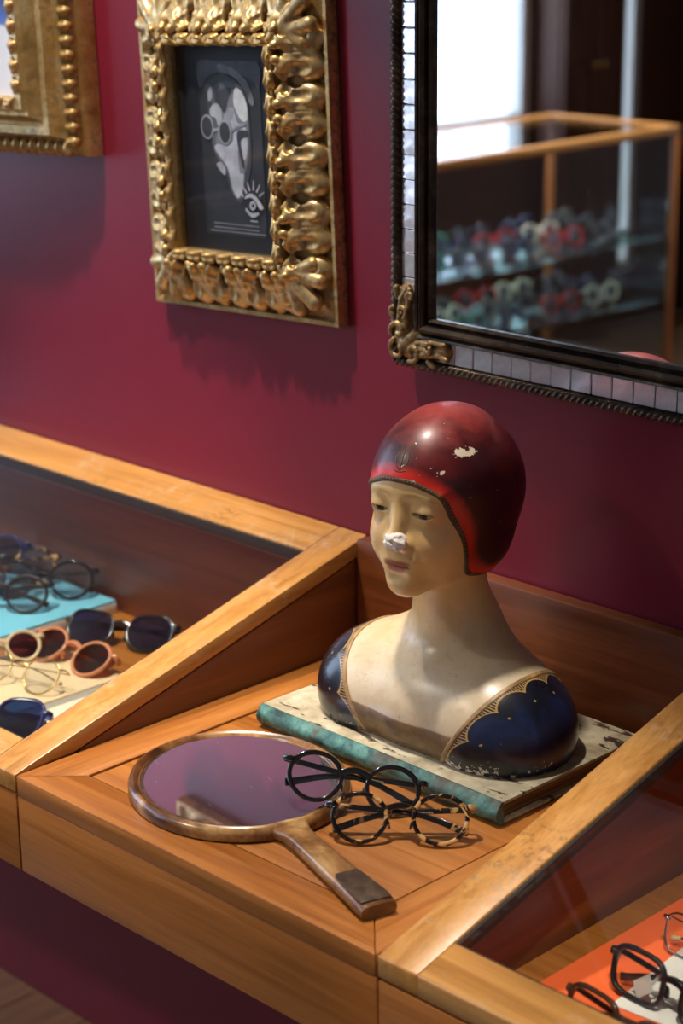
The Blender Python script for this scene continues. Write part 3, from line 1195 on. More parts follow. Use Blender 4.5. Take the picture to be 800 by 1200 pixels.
def sdf_capform(h):
    d = sdf_skull(h) - 3.6
    d = smin(d, s_ell(h, (0, -43, 291), (55.5, 63, 53)), 12)
    ax = np.abs(h[:, 0])
    m = np.stack([ax, h[:, 1], h[:, 2]], 1)
    d = smin(d, s_ell(m, (30, -36, 226), (31, 42, 46)), 20)         # ear flaps over the ears
    d = smin(d, s_ell(h, (0, -4, 246), (56, 54, 56)), 18)           # full back
    d = smin(d, s_ell(h, (0, -16, 232), (56, 52, 56)), 14)
    d = smin(d, s_ell(m, (29, -20, 212), (30, 40, 34)), 12)
    d = smin(d, s_ell(h, (0, -22, 322), (36, 36, 20)), 16)
    d = smin(d, sdf_head(h) - 1.4, 5)
    return d


def sdf_cap(p):
    h = to_head(p)
    c = sdf_capform(h)
    return smax(smax(c, cap_edge(h), 1.6), -(c + 7), 1.0)


def sdf_captrim(p):
    h = to_head(p)
    c = sdf_capform(h) - 0.5
    e = cap_edge(h)
    return smax(smax(c, np.abs(e - 0.4) - 2.2, 0.8), -(c + 6), 0.8)


def strap(p):
    """distance outward from the neckline edge (positive on the sleeve)"""
    return (np.abs(p[:, 0] - 7) - 50 - p[:, 2] * 0.62) / 1.177


def sdf_sleeve(p):
    b = sdf_body(p) - 1.0
    return smax(smax(b, -strap(p), 0.8), -(b + 4), 0.8)


def sdf_bodice(p):
    b = sdf_body(p) - 0.9
    r = smax(smax(strap(p), p[:, 2] - 33 - 0.00035 * p[:, 0] ** 2, 0.5), p[:, 1] + 20, 1.0)
    return smax(smax(b, r, 0.8), -(b + 4), 0.8)


def sdf_strap(p):
    b = sdf_body(p) - 1.5
    return smax(smax(b, np.abs(strap(p) - 0.5) - 2.6, 0.8), -(b + 4.5), 0.8)


def fbm3(p, scale, seed=0, octs=3):
    rng = np.random.RandomState(seed)
    out = np.zeros(len(p), np.float32)
    a = 1.0
    for o in range(octs):
        for k in range(4):
            v = rng.normal(size=3)
            v /= np.linalg.norm(v)
            out += a * np.sin((p @ v.astype(np.float32)) * scale * (2 ** o) * (0.8 + 0.5 * rng.rand()) + rng.rand() * 6.28)
        a *= 0.5
    return out / 4


def sdf_chip(p):
    h = to_head(p)
    d = s_ell(h, (2.0, -117.0, 229.5), (12.5, 9.5, 9.8))
    d = smax(d, -s_ell(h, (3, -127, 219), (5, 9, 5.5)), 1.0)
    n = np.abs(fbm3(h, 0.5, 5, 3)) * 1.5 - 0.5
    return d + 1.4 * n


def make_bust(loc, rot):
    root = empty('portrait_bust', loc, rot)
    S = 0.001
    # --- plaster body
    V, Q = sdf_mesh(sdf_body, (-172, -140, -3), (172, 85, 350), 1.25)
    me = mesh_np('bust_body', V, Q, S)
    h = to_head(V)
    m = np.stack([np.abs(h[:, 0]), h[:, 1], h[:, 2]], 1)
    lip = s_ell(h, (0, -109, 203.7), (14, 10, 3.4))
    set_attr(me, 'mouth', np.clip(1.2 - np.abs(h[:, 2] - 203.9 + 0.0035 * h[:, 0] ** 2) / 0.9, 0, 1) * np.clip((16.5 - np.abs(h[:, 0])) / 3, 0, 1) * (h[:, 1] < -92))
    lip = np.minimum(np.minimum(lip, s_ell(m, (5, -109, 206.4), (10.5, 9, 3.0))), s_ell(h, (0, -109, 200.8), (12.0, 9, 3.9)))
    set_attr(me, 'lip', np.clip(0.6 - lip / 2.4, 0, 1) * (h[:, 1] < -85))
    br = np.stack([m[:, 0], m[:, 1], m[:, 2] - (276 - 0.016 * (m[:, 0] - 21) ** 2)], 1)
    set_attr(me, 'brow', np.clip(0.5 - s_ell(br, (25, -103, 0), (17, 20, 1.2)) / 3.0, 0, 1) * (h[:, 1] < -60))
    lz = m[:, 2] - (258.6 - 0.011 * (m[:, 0] - 25.5) ** 2)
    set_attr(me, 'lash', np.clip(1.25 - np.abs(lz) / 1.3, 0, 1) * np.clip((12.5 - np.abs(m[:, 0] - 25.5)) / 2, 0, 1) * (h[:, 1] < -80))
    bl = s_ell(m, (30, -92, 232), (20, 30, 17))
    set_attr(me, 'blush', np.clip(0.5 - bl / 16, 0, 1))
    link_mesh('bust_body', me, MAT['plaster_skin'], root, True)
    # --- eyes
    for sx in (-1, 1):
        bm = bmesh.new()
        bmesh.ops.create_uvsphere(bm, u_segments=32, v_segments=24, radius=EYE[3] * S)
        c = from_head([(sx * EYE[0], EYE[1], EYE[2])])[0]
        e = from_bm('eye', bm, MAT['painted_eye'], root, smooth=True)
        e.location = Vector(c * S)
        e.rotation_euler = (R(13), 0, HEAD_YAW + R(2))
    # --- cap
    V, Q = sdf_mesh(sdf_cap, (-85, -130, 178), (85, 92, 360), 1.25)
    me = mesh_np('cap', V, Q, S)
    h = to_head(V)
    set_attr(me, 'edge', -cap_edge(h))
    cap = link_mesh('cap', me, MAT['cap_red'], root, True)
    V, Q = sdf_mesh(sdf_captrim, (-85, -130, 176), (85, 92, 302), 1.0)
    me = mesh_np('cap_trim', V, Q, S)
    link_mesh('cap_trim', me, MAT['trim_brown'], cap, True)
    # beads along the trim: march points on the front/side of the edge
    bm = bmesh.new()
    beads = cap_bead_points()
    for q in beads:
        add_blob(bm, tuple(q * S), (0.0006,) * 3, seg=6, rings=4)
    o = from_bm('trim_bead', bm, MAT['bead_cream'], cap, smooth=True)
    o['kind'] = 'stuff'
    # emblem painted on the front of the cap: three strokes
    bm = bmesh.new()
    for k, (pts) in enumerate((
            [(-1, 300), (-5, 305), (-7, 313), (-5, 321)],
            [(0.5, 299), (0.6, 307), (0.8, 315), (1.2, 325)],
            [(2, 300), (6, 305), (8, 313), (6, 321)],
            [(-7, 299), (0, 297), (8, 299)])):
        path = catmull(pts, 5)
        q3 = project_on(sdf_capform, np.array([(a, -110, b) for a, b in path], np.float32))
        q3 = from_head(q3) * S
        add_sweep(bm, [tuple(q) for q in q3], circle_prof(0.0011, 6, 0.00012), up=(0, -1, 0))
    from_bm('cap_emblem', bm, MAT['trim_brown'], cap, smooth=True)
    # --- sleeves
    for sx in (-1, 1):
        lo = (-174, -100, -4) if sx < 0 else (40, -100, -4)
        hi = (-40, 90, 120) if sx < 0 else (174, 90, 120)
        V, Q = sdf_mesh(sdf_sleeve, lo, hi, 1.3)
        me = mesh_np('sleeve', V, Q, S)
        set_attr(me, 'edge', strap(V))
        # run: length along the strap edge, over the shoulder
        set_attr(me, 'run', -np.arctan2(V[:, 1] + 4, V[:, 2] - 8) * 76)
        link_mesh('sleeve', me, MAT['sleeve_blue'], root, True)
    for sx in (-1, 1):
        lo = (-140, -110, -4) if sx < 0 else (40, -110, -4)
        hi = (-40, 90, 120) if sx < 0 else (140, 90, 120)
        V, Q = sdf_mesh(sdf_strap, lo, hi, 1.2)
        me = mesh_np('neckline_trim', V, Q, S)
        link_mesh('neckline_trim', me, MAT['trim_gold_brown'], root, True)
    V, Q = sdf_mesh(sdf_bodice, (-90, -120, -4), (90, 0, 60), 1.3)
    link_mesh('bodice', mesh_np('bodice', V, Q, S), MAT['bodice_brown'], root, True)
    # --- bare plaster where the nose is chipped
    V, Q = sdf_mesh(sdf_chip, (-25, -145, 210), (40, -90, 255), 0.9)
    link_mesh('nose_chip', mesh_np('nose_chip', V, Q, S), MAT['bare_plaster'], root, False)
    return root


def project_on(f, P, it=25):
    P = P.astype(np.float32).copy()
    for _ in range(it):
        d = f(P)
        e = 0.3
        G = np.stack([f(P + np.eye(3, dtype=np.float32)[i] * e) - f(P - np.eye(3, dtype=np.float32)[i] * e) for i in range(3)], 1) / (2 * e)
        P -= G * (d / ((G * G).sum(1) + 1e-6))[:, None] * 0.8
    return P


def cap_bead_points():
    out = []
    for sx in (-1, 1):
        # front part of the edge by x, then the side part by the side curve
        pts = []
        for x in np.linspace(0.0, 44, 16):
            pts.append((sx * x, -112 + 0.006 * x * x, 292.5 - max(0, (x - 20) * 0.10)))
        for (y, z) in CAP_SIDE[14:46]:
            pts.append((sx * 58, y, z - 3.5))
        P = project_on(lambda p: sdf_capform(p) - 1.2, np.array(pts, np.float32))
        # pull on to the edge line as well
        for _ in range(12):
            e = cap_edge(P) - 0.4
            eps = 0.5
            G = np.stack([cap_edge(P + np.eye(3, dtype=np.float32)[i] * eps) - cap_edge(P - np.eye(3, dtype=np.float32)[i] * eps) for i in range(3)], 1) / (2 * eps)
            P -= G * (e / ((G * G).sum(1) + 1e-6))[:, None] * 0.7
            P = project_on(lambda p: sdf_capform(p) - 1.0, P, 3)
        # resample evenly
        seg = np.r_[0, np.cumsum(np.linalg.norm(np.diff(P, axis=0), axis=1))]
        s = np.arange(0, seg[-1], 4.2)
        P = np.stack([np.interp(s, seg, P[:, i]) for i in range(3)], 1)
        P = P[P[:, 0] > -34]
        out.append(from_head(project_on(lambda p: sdf_capform(p) - 0.5, P.astype(np.float32), 6)))
    return np.concatenate(out)


BUST = make_bust((0.268, -0.15, ZC + 0.0242), (0, 0, 0))
tag(BUST, 'painted plaster bust of a woman in a red cap, standing on the worn book', 'bust')
# ------------------------------------------------------------------ pictures on the wall
# local frame of a picture: x right, z up, -y out of the wall, origin at the centre of the opening on the wall
def mitred_rail(side, ow, oh, prof):
    """one side of a rectangular frame; prof = closed list of (outward from opening, proud)"""
    bm = bmesh.new()
    hw, hh = ow / 2, oh / 2
    ends = {'r': ((hw, -hh), (hw, hh), (1, 0), ((0, -1), (0, 1))),
            'l': ((-hw, hh), (-hw, -hh), (-1, 0), ((0, 1), (0, -1))),
            't': ((hw, hh), (-hw, hh), (0, 1), ((1, 0), (-1, 0))),
            'b': ((-hw, -hh), (hw, -hh), (0, -1), ((-1, 0), (1, 0)))}[side]
    rings = []
    for (px, pz), (ex, ez) in zip(ends[:2], ends[3]):
        rings.append([bm.verts.new((px + (ends[2][0] + ex) * o, -p, pz + (ends[2][1] + ez) * o)) for o, p in prof])
    n = len(prof)
    for j in range(n):
        bm.faces.new((rings[0][j], rings[0][(j + 1) % n], rings[1][(j + 1) % n], rings[1][j]))
    bm.faces.new(rings[0])
    bm.faces.new(rings[1][::-1])
    return bm


def carved_leaf(i):
    """one gadroon of the carved frame, mm: u along the rail, v outward, w proud"""
    rng = np.random.RandomState(i)
    k = rng.uniform(-2, 2, 8)

    def f(p):
        d = s_ell(p, (k[0] * .5, 50, 9), (16.5, 17 + k[1], 13))                  # outer lobe
        d = smin(d, s_ell(p, (-2, 28, 17), (13.5, 15, 11)), 5)                   # inner swell
        d = smin(d, s_cone(p, (-13, 30, 20), (-15, 56, 12), 4.5, 5.5), 3)         # raised side of the scroll
        d = smin(d, s_cone(p, (-15, 56, 12), (2, 66 + k[2], 6), 5.5, 5.0), 3)
        d = smax(d, -s_ell(p, (2, 46 + k[3], 27), (9.5, 15, 10)), 3)             # scooped leaf
        d = smax(d, -s_ell(p, (8, 29 + k[4], 27), (6.5, 7, 9)), 2)               # dark eye
        d = smin(d, s_ell(p, (-8, 19, 24), (6.0, 6.5, 6.5)), 2)                  # knob
        d = smin(d, s_cone(p, (5, 17, 22), (13, 22, 17), 3.2, 3.6), 2)
        return smax(d, -p[:, 2] - 1, 1.0)
    V, Q = sdf_mesh(f, (-28, 6, -3), (28, 76, 36), 1.4)
    # keep the slope of the rail: lower outward
    V[:, 2] += 12 - V[:, 1] * 0.26
    return mesh_np('leaf', V, Q, 0.001)


def lip_leaf(i):
    """twisted leaf along the inner lip"""
    rng = np.random.RandomState(50 + i)
    k = rng.uniform(-1.5, 1.5, 4)

    def f(p):
        d = s_cone(p, (-15, 1, 2), (-3, 6 + k[0], 6), 2.5, 5.5)
        d = smin(d, s_cone(p, (-3, 6, 6), (12, 2 + k[1], 3), 5.5, 2.2), 3)
        d = smin(d, s_cone(p, (-8, 11, 3), (6, 10 + k[2], 5), 2.5, 4.0), 2)
        d = smax(d, -s_cone(p, (-10, 6, 12), (8, 7, 11), 2.2, 3.0), 1.5)
        return smax(d, -p[:, 2] - 1, 0.8)
    V, Q = sdf_mesh(f, (-20, -6, -3), (20, 18, 16), 1.2)
    return mesh_np('lip_leaf', V, Q, 0.001)


def place_uv(o, side, ow, oh, s, base, flip=False):
    """put a carved piece (u along, v outward, w proud) on a rail at distance s from the rail's middle"""
    out = {'r': (1, 0), 'l': (-1, 0), 't': (0, 1), 'b': (0, -1)}[side]
    along = {'r': (0, 1), 'l': (0, -1), 't': (-1, 0), 'b': (1, 0)}[side]
    half = {'r': ow / 2, 'l': ow / 2, 't': oh / 2, 'b': oh / 2}[side]
    f = -1 if flip else 1
    o.matrix_local = Matrix(((f * along[0], out[0], 0, along[0] * s + out[0] * half),
                             (0, 0, -1, -base),
                             (f * along[1], out[1], 0, along[1] * s + out[1] * half),
                             (0, 0, 0, 1)))


def piece(name, me, mat, parent):
    if not me.materials:
        me.materials.append(mat)
        me.polygons.foreach_set('use_smooth', [True] * len(me.polygons))
    o = bpy.data.objects.new(name, me)
    COL.objects.link(o)
    o.parent = parent
    return o


def carved_picture():
    ow, oh = 0.172, 0.237
    root = empty('carved_picture', (-0.197, -0.0015, 1.3315), (0, R(-2.4), 0))
    tag(root, 'deeply carved gilt frame with a black and white portrait of someone in round glasses', 'picture')
    # mm profile: inner lip -> slope -> outer edge, closed at the wall side
    P = [(0, 32), (2, 38), (6, 41), (10, 40), (13, 30), (22, 23), (40, 16), (58, 10), (66, 9), (69, 15.5), (74, 15.5), (75, 13), (75, 0), (0, 0)]
    P = [(a * .001, b * .001) for a, b in P]
    leaves = [carved_leaf(i) for i in range(3)]
    lips = [lip_leaf(i) for i in range(2)]
    for side, n, ln in (('r', 9, oh), ('l', 9, oh), ('t', 7, ow), ('b', 7, ow)):
        rail = from_bm('rail', mitred_rail(side, ow, oh, P), MAT['gilt'], root, angle=25)
        step = (ln + 0.050) / n
        for k in range(n):
            o = piece('leaf', leaves[(k * 2 + len(side)) % 3], MAT['gilt'], rail)
            place_uv(o, side, ow, oh, (k - (n - 1) / 2) * step, 0.009, k % 2 == 1)
        m = n
        for k in range(m):
            o = piece('lip_leaf', lips[k % 2], MAT['gilt'], rail)
            place_uv(o, side, ow, oh, (k - (m - 1) / 2) * (ln + 0.012) / m, 0.036)
    # corner leaves run out to the mitres
    def f(p):
        d = s_cone(p, (0, 4, 26), (0, 58, 14), 7, 10)
        for a_, r_ in ((30, 48), (-30, 48), (58, 36), (-58, 36)):
            d = smin(d, s_cone(p, (0, 12, 22), (r_ * math.sin(R(a_)), 10 + r_ * math.cos(R(a_)) * .9, 13), 7, 9.5), 5)
        for a_ in (15, -15, 44, -44):
            d = smax(d, -s_cone(p, (12 * math.sin(R(a_)), 22, 33), (56 * math.sin(R(a_)), 12 + 54 * math.cos(R(a_)), 21), 1.8, 2.6), 2)
        return smax(d, 2 - p[:, 2], 1)
    V, Q = sdf_mesh(f, (-56, -6, -2), (56, 90, 42), 1.5)
    V[:, 1] += 8
    V[:, 2] += 4
    cme = mesh_np('corner_leaf', V, Q, 0.001)
    for sx, sz in ((1, 1), (1, -1), (-1, 1), (-1, -1)):
        o = piece('corner_leaf', cme, MAT['gilt'], root)
        dx, dz = sx / math.sqrt(2), sz / math.sqrt(2)
        ax, az = -dz, dx
        o.matrix_local = Matrix(((ax, dx, 0, sx * ow / 2), (0, 0, -1, -0.006), (az, dz, 0, sz * oh / 2), (0, 0, 0, 1)))
    box('backing', (-ow / 2 - .004, -0.020, -oh / 2 - .004), (ow / 2 + .004, -0.004, oh / 2 + .004), MAT['mat_black'], root, 0)
    # mount and print
    mount = box('mount', (-ow / 2 - .002, -0.0235, -oh / 2 - .002), (ow / 2 + .002, -0.0205, oh / 2 + .002), MAT['mat_black'], root, 0)
    portrait_print(root)
    box('glazing', (-ow / 2 - .001, -0.031, -oh / 2 - .001), (ow / 2 + .001, -0.029, oh / 2 + .001), MAT['lid_glass'], root, 0)


def flat_poly(name, pts, y, mat, parent, thick=0.0003):
    bm = bmesh.new()
    add_prism(bm, pts, 1, y - thick, y)
    return from_bm(name, bm, mat, parent)


def grey(v, name=None, var=0.25, scale=60):
    key = 'grey_%d' % v
    if key not in MAT:
        MAT[key] = plain(key, srgb(v, v, min(255, int(v * 1.06) + 4)), 0.6, var=var, scale=scale)
    return MAT[key]


def smooth_poly(pts, n=5):
    return [tuple(p) for p in catmull(pts, n, True)]


def portrait_print(root):
    """a grey photographic print: a face in three quarter light with round spectacles, emblem and two caption lines"""
    # print coordinates: width 100, height 190 -> metres
    s = 0.00105
    cx, cz = 0.006, 0.001

    def Q(pts):
        return [(cx + (u - 50) * s, cz + (95 - v) * s) for u, v in pts]
    y = -0.0238
    pr = flat_poly('print', Q([(0, 0), (100, 0), (100, 190), (0, 190)]), y, grey(52, var=0.35, scale=25), root)

    def layer(pts, v, k, smooth=True, name='print_tone'):
        flat_poly(name, Q(smooth_poly(pts) if smooth else pts), y - 0.0003 * k, grey(v), pr)
    # lit backdrop and hair mass
    layer([(2, 2), (40, 1), (98, 3), (98, 30), (90, 22), (70, 14), (42, 12), (20, 16), (2, 30)], 88, 1)
    layer([(32, 6), (40, 4), (62, 10), (80, 22), (90, 44), (84, 46), (74, 30), (56, 18), (40, 14)], 122, 2)
    layer([(20, 22), (44, 14), (66, 22), (78, 40), (82, 70), (80, 112), (66, 148), (56, 152), (44, 138), (34, 112), (22, 86), (14, 60), (14, 38)], 74, 2)
    # half tones, then lit planes of the face
    layer([(24, 30), (44, 22), (62, 26), (76, 40), (80, 62), (78, 100), (68, 128), (64, 144), (56, 150), (46, 140), (40, 118), (26, 106), (18, 88), (20, 62)], 104, 2.4)
    layer([(30, 44), (50, 34), (64, 30), (76, 44), (79, 66), (77, 96), (66, 126), (60, 146), (50, 140), (43, 118), (30, 104), (24, 92), (30, 70)], 138, 2.7)
    layer([(26, 40), (40, 30), (54, 30), (48, 44), (42, 56), (34, 50)], 70, 2.9)
    layer([(40, 60), (50, 50), (58, 52), (54, 62), (46, 68)], 170, 3.4)
    layer([(60, 30), (70, 32), (78, 46), (78, 62), (70, 64), (62, 56), (57, 44)], 226, 3)
    layer([(46, 58), (56, 54), (62, 66), (74, 70), (76, 92), (70, 106), (64, 92), (60, 100), (62, 120), (68, 122), (64, 140), (56, 148), (48, 138), (42, 116), (30, 104), (22, 94), (30, 90), (44, 92), (54, 84), (52, 70)], 206, 3)
    layer([(18, 52), (28, 46), (36, 52), (36, 66), (30, 70), (26, 62), (18, 60)], 196, 3)
    layer([(24, 112), (32, 110), (38, 118), (36, 124), (28, 118)], 200, 3)
    layer([(16, 34), (22, 28), (22, 40), (16, 44)], 170, 3)
    layer([(60, 78), (76, 74), (78, 80), (66, 86), (70, 112), (66, 112)], 60, 4)
    # round spectacles
    for (ex, ez, rx, rz) in ((12, 72, 10.5, 13.5), (41, 77, 10.5, 13.5)):
        ring = [(ex + rx * math.cos(a), ez + rz * math.sin(a)) for a in np.linspace(0, 2 * PI, 28, endpoint=False)]
        layer(ring, 176, 5, False, 'print_rim')
        ring = [(ex + rx * .80 * math.cos(a), ez + rz * .82 * math.sin(a)) for a in np.linspace(0, 2 * PI, 28, endpoint=False)]
        layer(ring, 62, 6, False, 'print_lens')
    layer([(22, 74), (31, 72), (31, 75), (22, 77)], 176, 5, False, 'print_bridge')
    layer([(51, 74), (62, 70), (76, 66), (76, 68), (62, 73), (51, 77)], 150, 5, False, 'print_temple')
    # eye emblem low on the right: lashes, lid and iris
    for (a0, a1, b0, b1, w) in ((72, 142, 65, 132, 2.2), (77, 139, 74, 130, 2.2), (83, 138, 84, 127, 2.2), (88, 140, 94, 131, 2.2), (92, 144, 100, 139, 2.2), (66, 146, 62, 138, 2)):
        dx, dz = b0 - a0, b1 - a1
        L_ = math.hypot(dx, dz)
        nx, nz = -dz / L_ * w / 2, dx / L_ * w / 2
        layer([(a0 + nx, a1 + nz), (b0 + nx * .3, b1 + nz * .3), (b0 - nx * .3, b1 - nz * .3), (a0 - nx, a1 - nz)], 216, 7, False, 'print_emblem')
    layer([(68, 148), (76, 142), (86, 144), (98, 156), (92, 158), (86, 150), (78, 146)], 216, 7, True, 'print_emblem')
    layer([(70, 158), (78, 163), (88, 162), (90, 164), (80, 168), (70, 162)], 200, 7, True, 'print_emblem')
    layer([(78, 151), (84, 150), (86, 156), (81, 160), (76, 157)], 208, 7, True, 'print_emblem')
    layer([(80, 153), (83, 153), (83, 156), (80, 156)], 50, 8, True, 'print_emblem')
    layer([(76, 171), (88, 171), (88, 172.5), (76, 172.5)], 190, 7, False, 'print_emblem')
    # two lines of fine caption, too small to read: rows of short strokes
    rng = random.Random(4)
    for row, (v, u0, u1) in enumerate(((177, 14, 88), (181.5, 14, 88), (185.5, 8, 99))):
        bm = bmesh.new()
        u = u0
        while u < u1:
            wd = rng.uniform(1.2, 4.5)
            p = Q([(u, v), (min(u + wd, u1), v), (min(u + wd, u1), v + 1.5), (u, v + 1.5)])
            add_prism(bm, p, 1, y - 0.0008, y - 0.0005)
            u += wd + 0.9
        from_bm('print_caption', bm, grey(150), pr)
    return pr


carved_picture()


def gilt_painting():
    """deep stepped gilt frame, only its right part shows"""
    ow, oh = 0.30, 0.36
    w = 0.078
    ang = R(-2.3)
    # lower right outer corner sits at (-0.470, 1.285)
    root = empty('gilt_painting', (-0.470 - (ow / 2 + w), -0.0015, 1.290 + (oh / 2 + w)), (0, ang, 0))
    tag(root, 'stepped gilt frame with beaded edge around a blue and white painting', 'picture')
    P = [(0, 66), (2, 74), (16, 76), (20, 70), (24, 72), (27, 66), (33, 55), (37, 54), (38, 60), (48, 60), (50, 54), (52, 44), (58, 36), (62, 36), (66, 40), (72, 34), (77, 20), (78, 8), (78, 0), (0, 0)]
    P = [(a * .001, b * .001) for a, b in P]

    def f(p):
        d = s_ell(p, (0, 0, 0), (7.6, 10.5, 9.5))
        return smax(smax(d, -s_ell(p, (-4.5, 0, 8), (2, 8, 3)), 1.5), -s_ell(p, (4.5, 0, 8), (2, 8, 3)), 1.5)
    V, Q = sdf_mesh(f, (-10, -13, -11), (10, 13, 11), 1.2)
    bead = mesh_np('bead', V, Q, 0.001)

    def fs(p):
        d = s_cone(p, (-8, 3, 0), (2, 9, 4), 2.5, 5)
        d = smin(d, s_cone(p, (2, 9, 4), (10, 3, 0), 5, 2.5), 3)
        d = smin(d, s_cone(p, (-9, 12, 0), (4, 14, 3), 2.5, 3.5), 2)
        return smax(d, -s_cone(p, (-6, 7, 8), (6, 8, 8), 1.8, 1.8), 1.2)
    V, Q = sdf_mesh(fs, (-16, -4, -7), (16, 22, 13), 1.3)
    slip = mesh_np('slip_leaf', V, Q, 0.001)
    for side, ln in (('r', oh), ('l', oh), ('t', ow), ('b', ow)):
        rail = from_bm('rail', mitred_rail(side, ow, oh, P), MAT['gilt'], root, angle=20)
        full = ln + 2 * 0.066
        n = int(full / 0.0175)
        for k in range(n):
            o = piece('bead', bead, MAT['gilt'], rail)
            place_uv(o, side, ow + 2 * 0.066, oh + 2 * 0.066, (k - (n - 1) / 2) * full / n, 0.036)
        n = int(ln / 0.023)
        for k in range(n):
            o = piece('slip_leaf', slip, MAT['gilt_light'], rail)
            place_uv(o, side, ow, oh, (k - (n - 1) / 2) * ln / n, 0.074)
    t = NT('blue_white_canvas', 0.5)
    co = t.coord()
    z = t.sep(co)[2]
    a = t.noise(co, 12, 4, 0.6)
    h = t.math('ADD', z, t.math('MULTIPLY', t.math('SUBTRACT', a, 0.5), 0.02))
    t.set('Base Color', t.ramp(t.maprange(h, -0.20, 0.20), [(0.0, srgb(236, 234, 236)), (0.26, srgb(226, 228, 236)), (0.27, srgb(70, 110, 190)), (0.31, srgb(52, 82, 160)), (0.34, srgb(40, 62, 122)), (0.8, srgb(60, 92, 160))]))
    box('canvas', (-ow / 2 - .002, -0.068, -oh / 2 - .002), (ow / 2 + .002, -0.06, oh / 2 + .002), t.m, root, 0)


gilt_painting()


# ------------------------------------------------------------------ large mirror
def wall_mirror():
    x0, z0 = 0.0640, 1.1205
    Wd, Ht = 0.78, 0.93
    KS = 0.90                     # width of the mouldings
    fw = 0.065 * KS
    root = empty('wall_mirror', (x0 + Wd / 2, -0.0095, z0 + Ht / 2))
    tag(root, 'large wall mirror framed by small mirror tiles, black rope moulding and gilt corner ornament', 'mirror')
    ow, oh = Wd - 2 * fw, Ht - 2 * fw
    P_in = [(0, 10), (0, 17), (3, 20.5), (6, 17.5), (7.5, 16), (9, 21.5), (13, 24.5), (17, 21.5), (18.5, 17), (20, 16), (22, 20), (25, 20.5), (26, 17), (26, 0), (0, 0)]
    P_bed = [(26, 0), (26, 11), (52.5, 11), (52.5, 0)]
    P_out = [(52.5, 0), (52.5, 13), (54, 15), (63, 15), (65, 12), (65, 0)]
    tile_w, pitch = 0.0255, 0.0262
    bm = bmesh.new()
    add_box(bm, (-0.01265, -0.0026, -0.01265), (0.01265, 0.0, 0.01265), 0.0009, 1)
    bmesh.ops.recalc_face_normals(bm, faces=bm.faces)
    tme = bpy.data.meshes.new('mirror_tile')
    bm.to_mesh(tme)
    bm.free()
    tme.materials.append(MAT['mirror_tile'])
    rng = random.Random(7)
    for side, ln in (('l', oh), ('b', ow), ('r', oh), ('t', ow)):
        sc = lambda P: [(a * .001 * KS, b * .001) for a, b in P]
        from_bm('inner_moulding', mitred_rail(side, ow, oh, sc(P_in)), MAT['bronze_black'], root, angle=25)
        from_bm('tile_bed', mitred_rail(side, ow, oh, sc(P_bed)), MAT['black_groove'], root)
        rail = from_bm('outer_moulding', mitred_rail(side, ow, oh, sc(P_out)), MAT['bronze_black'], root, angle=25)
        full = ln + 2 * 0.026 * KS
        n = int(full / pitch)
        for k in range(n):
            s = (k - (n - 1) / 2) * pitch
            o = bpy.data.objects.new('mirror_tile', tme)
            COL.objects.link(o)
            o.parent = root
            q = 0.0393 * KS
            c = {'r': (ow / 2 + q, s), 'l': (-ow / 2 - q, -s), 't': (-s, oh / 2 + q), 'b': (s, -oh / 2 - q)}[side]
            o.location = (c[0], -0.0118, c[1])
            o.rotation_euler = (R(rng.uniform(-1.6, 1.6)), R(rng.uniform(-0.7, 0.7)), R(rng.uniform(-1.6, 1.6)))
            o.scale = (KS, 1, 1) if side in 'lr' else (1, 1, KS)
        # twisted rope on the outer moulding
        L_ = ln + 2 * 0.058 * KS
        m = int(L_ / 0.0011)
        prof = []
        for i in range(12):
            a = 2 * PI * i / 12
            r = 0.0052 * (1 + 0.22 * math.cos(3 * a))
            prof.append((r * math.cos(a), r * math.sin(a)))
        q = 0.0585 * KS
        pts = []
        for i in range(m):
            s = (i / (m - 1) - 0.5) * L_
            c = {'r': (ow / 2 + q, s), 'l': (-ow / 2 - q, -s), 't': (-s, oh / 2 + q), 'b': (s, -oh / 2 - q)}[side]
            pts.append((c[0], -0.0165, c[1]))
        bm = bmesh.new()
        add_sweep(bm, pts, prof, up=(0, -1, 0), twist=[i * 0.0011 / 0.0235 * 2 * PI for i in range(m)])
        from_bm('rope', bm, MAT['bronze_black'], rail, smooth=True)
    # deep batten frame that holds the mirror off the wall
    bm = bmesh.new()
    b_ = 0.012
    for q0, q1 in (((-Wd / 2 + b_, -Ht / 2 + b_), (-Wd / 2 + .0435, Ht / 2 - b_)), ((Wd / 2 - .0435, -Ht / 2 + b_), (Wd / 2 - b_, Ht / 2 - b_)), ((-Wd / 2 + .0435, -Ht / 2 + b_), (Wd / 2 - .0435, -Ht / 2 + .0435)), ((-Wd / 2 + .0435, Ht / 2 - .0435), (Wd / 2 - .0435, Ht / 2 - b_))):
        add_box(bm, (q0[0], 0.0, q0[1]), (q1[0], 0.0080, q1[1]), 0.001, 1)
    from_bm('batten_frame', bm, MAT['dark_x'], root)
    # glass
    box('mirror_glass', (-ow / 2 - .0005, -0.0135, -oh / 2 - .0005), (ow / 2 + .0005, -0.0085, oh / 2 + .0005), MAT['mirror'], root, 0)
    box('backing_board', (-ow / 2 - .02, -0.008, -oh / 2 - .02), (ow / 2 + .02, -0.0005, oh / 2 + .02), MAT['black_groove'], root, 0)

    # corner ornament (mm): a right, b up from the outer corner, w proud
    def spiral(cx, cy, r0, r1, a0, a1, w, n=14, t0=3.2, t1=2.2):
        out = []
        for i in range(n):
            k = i / (n - 1)
            r = r0 + (r1 - r0) * k
            a = R(a0 + (a1 - a0) * k)
            out.append((cx + r * math.cos(a), cy + r * math.sin(a), w, t0 + (t1 - t0) * k))
        return out
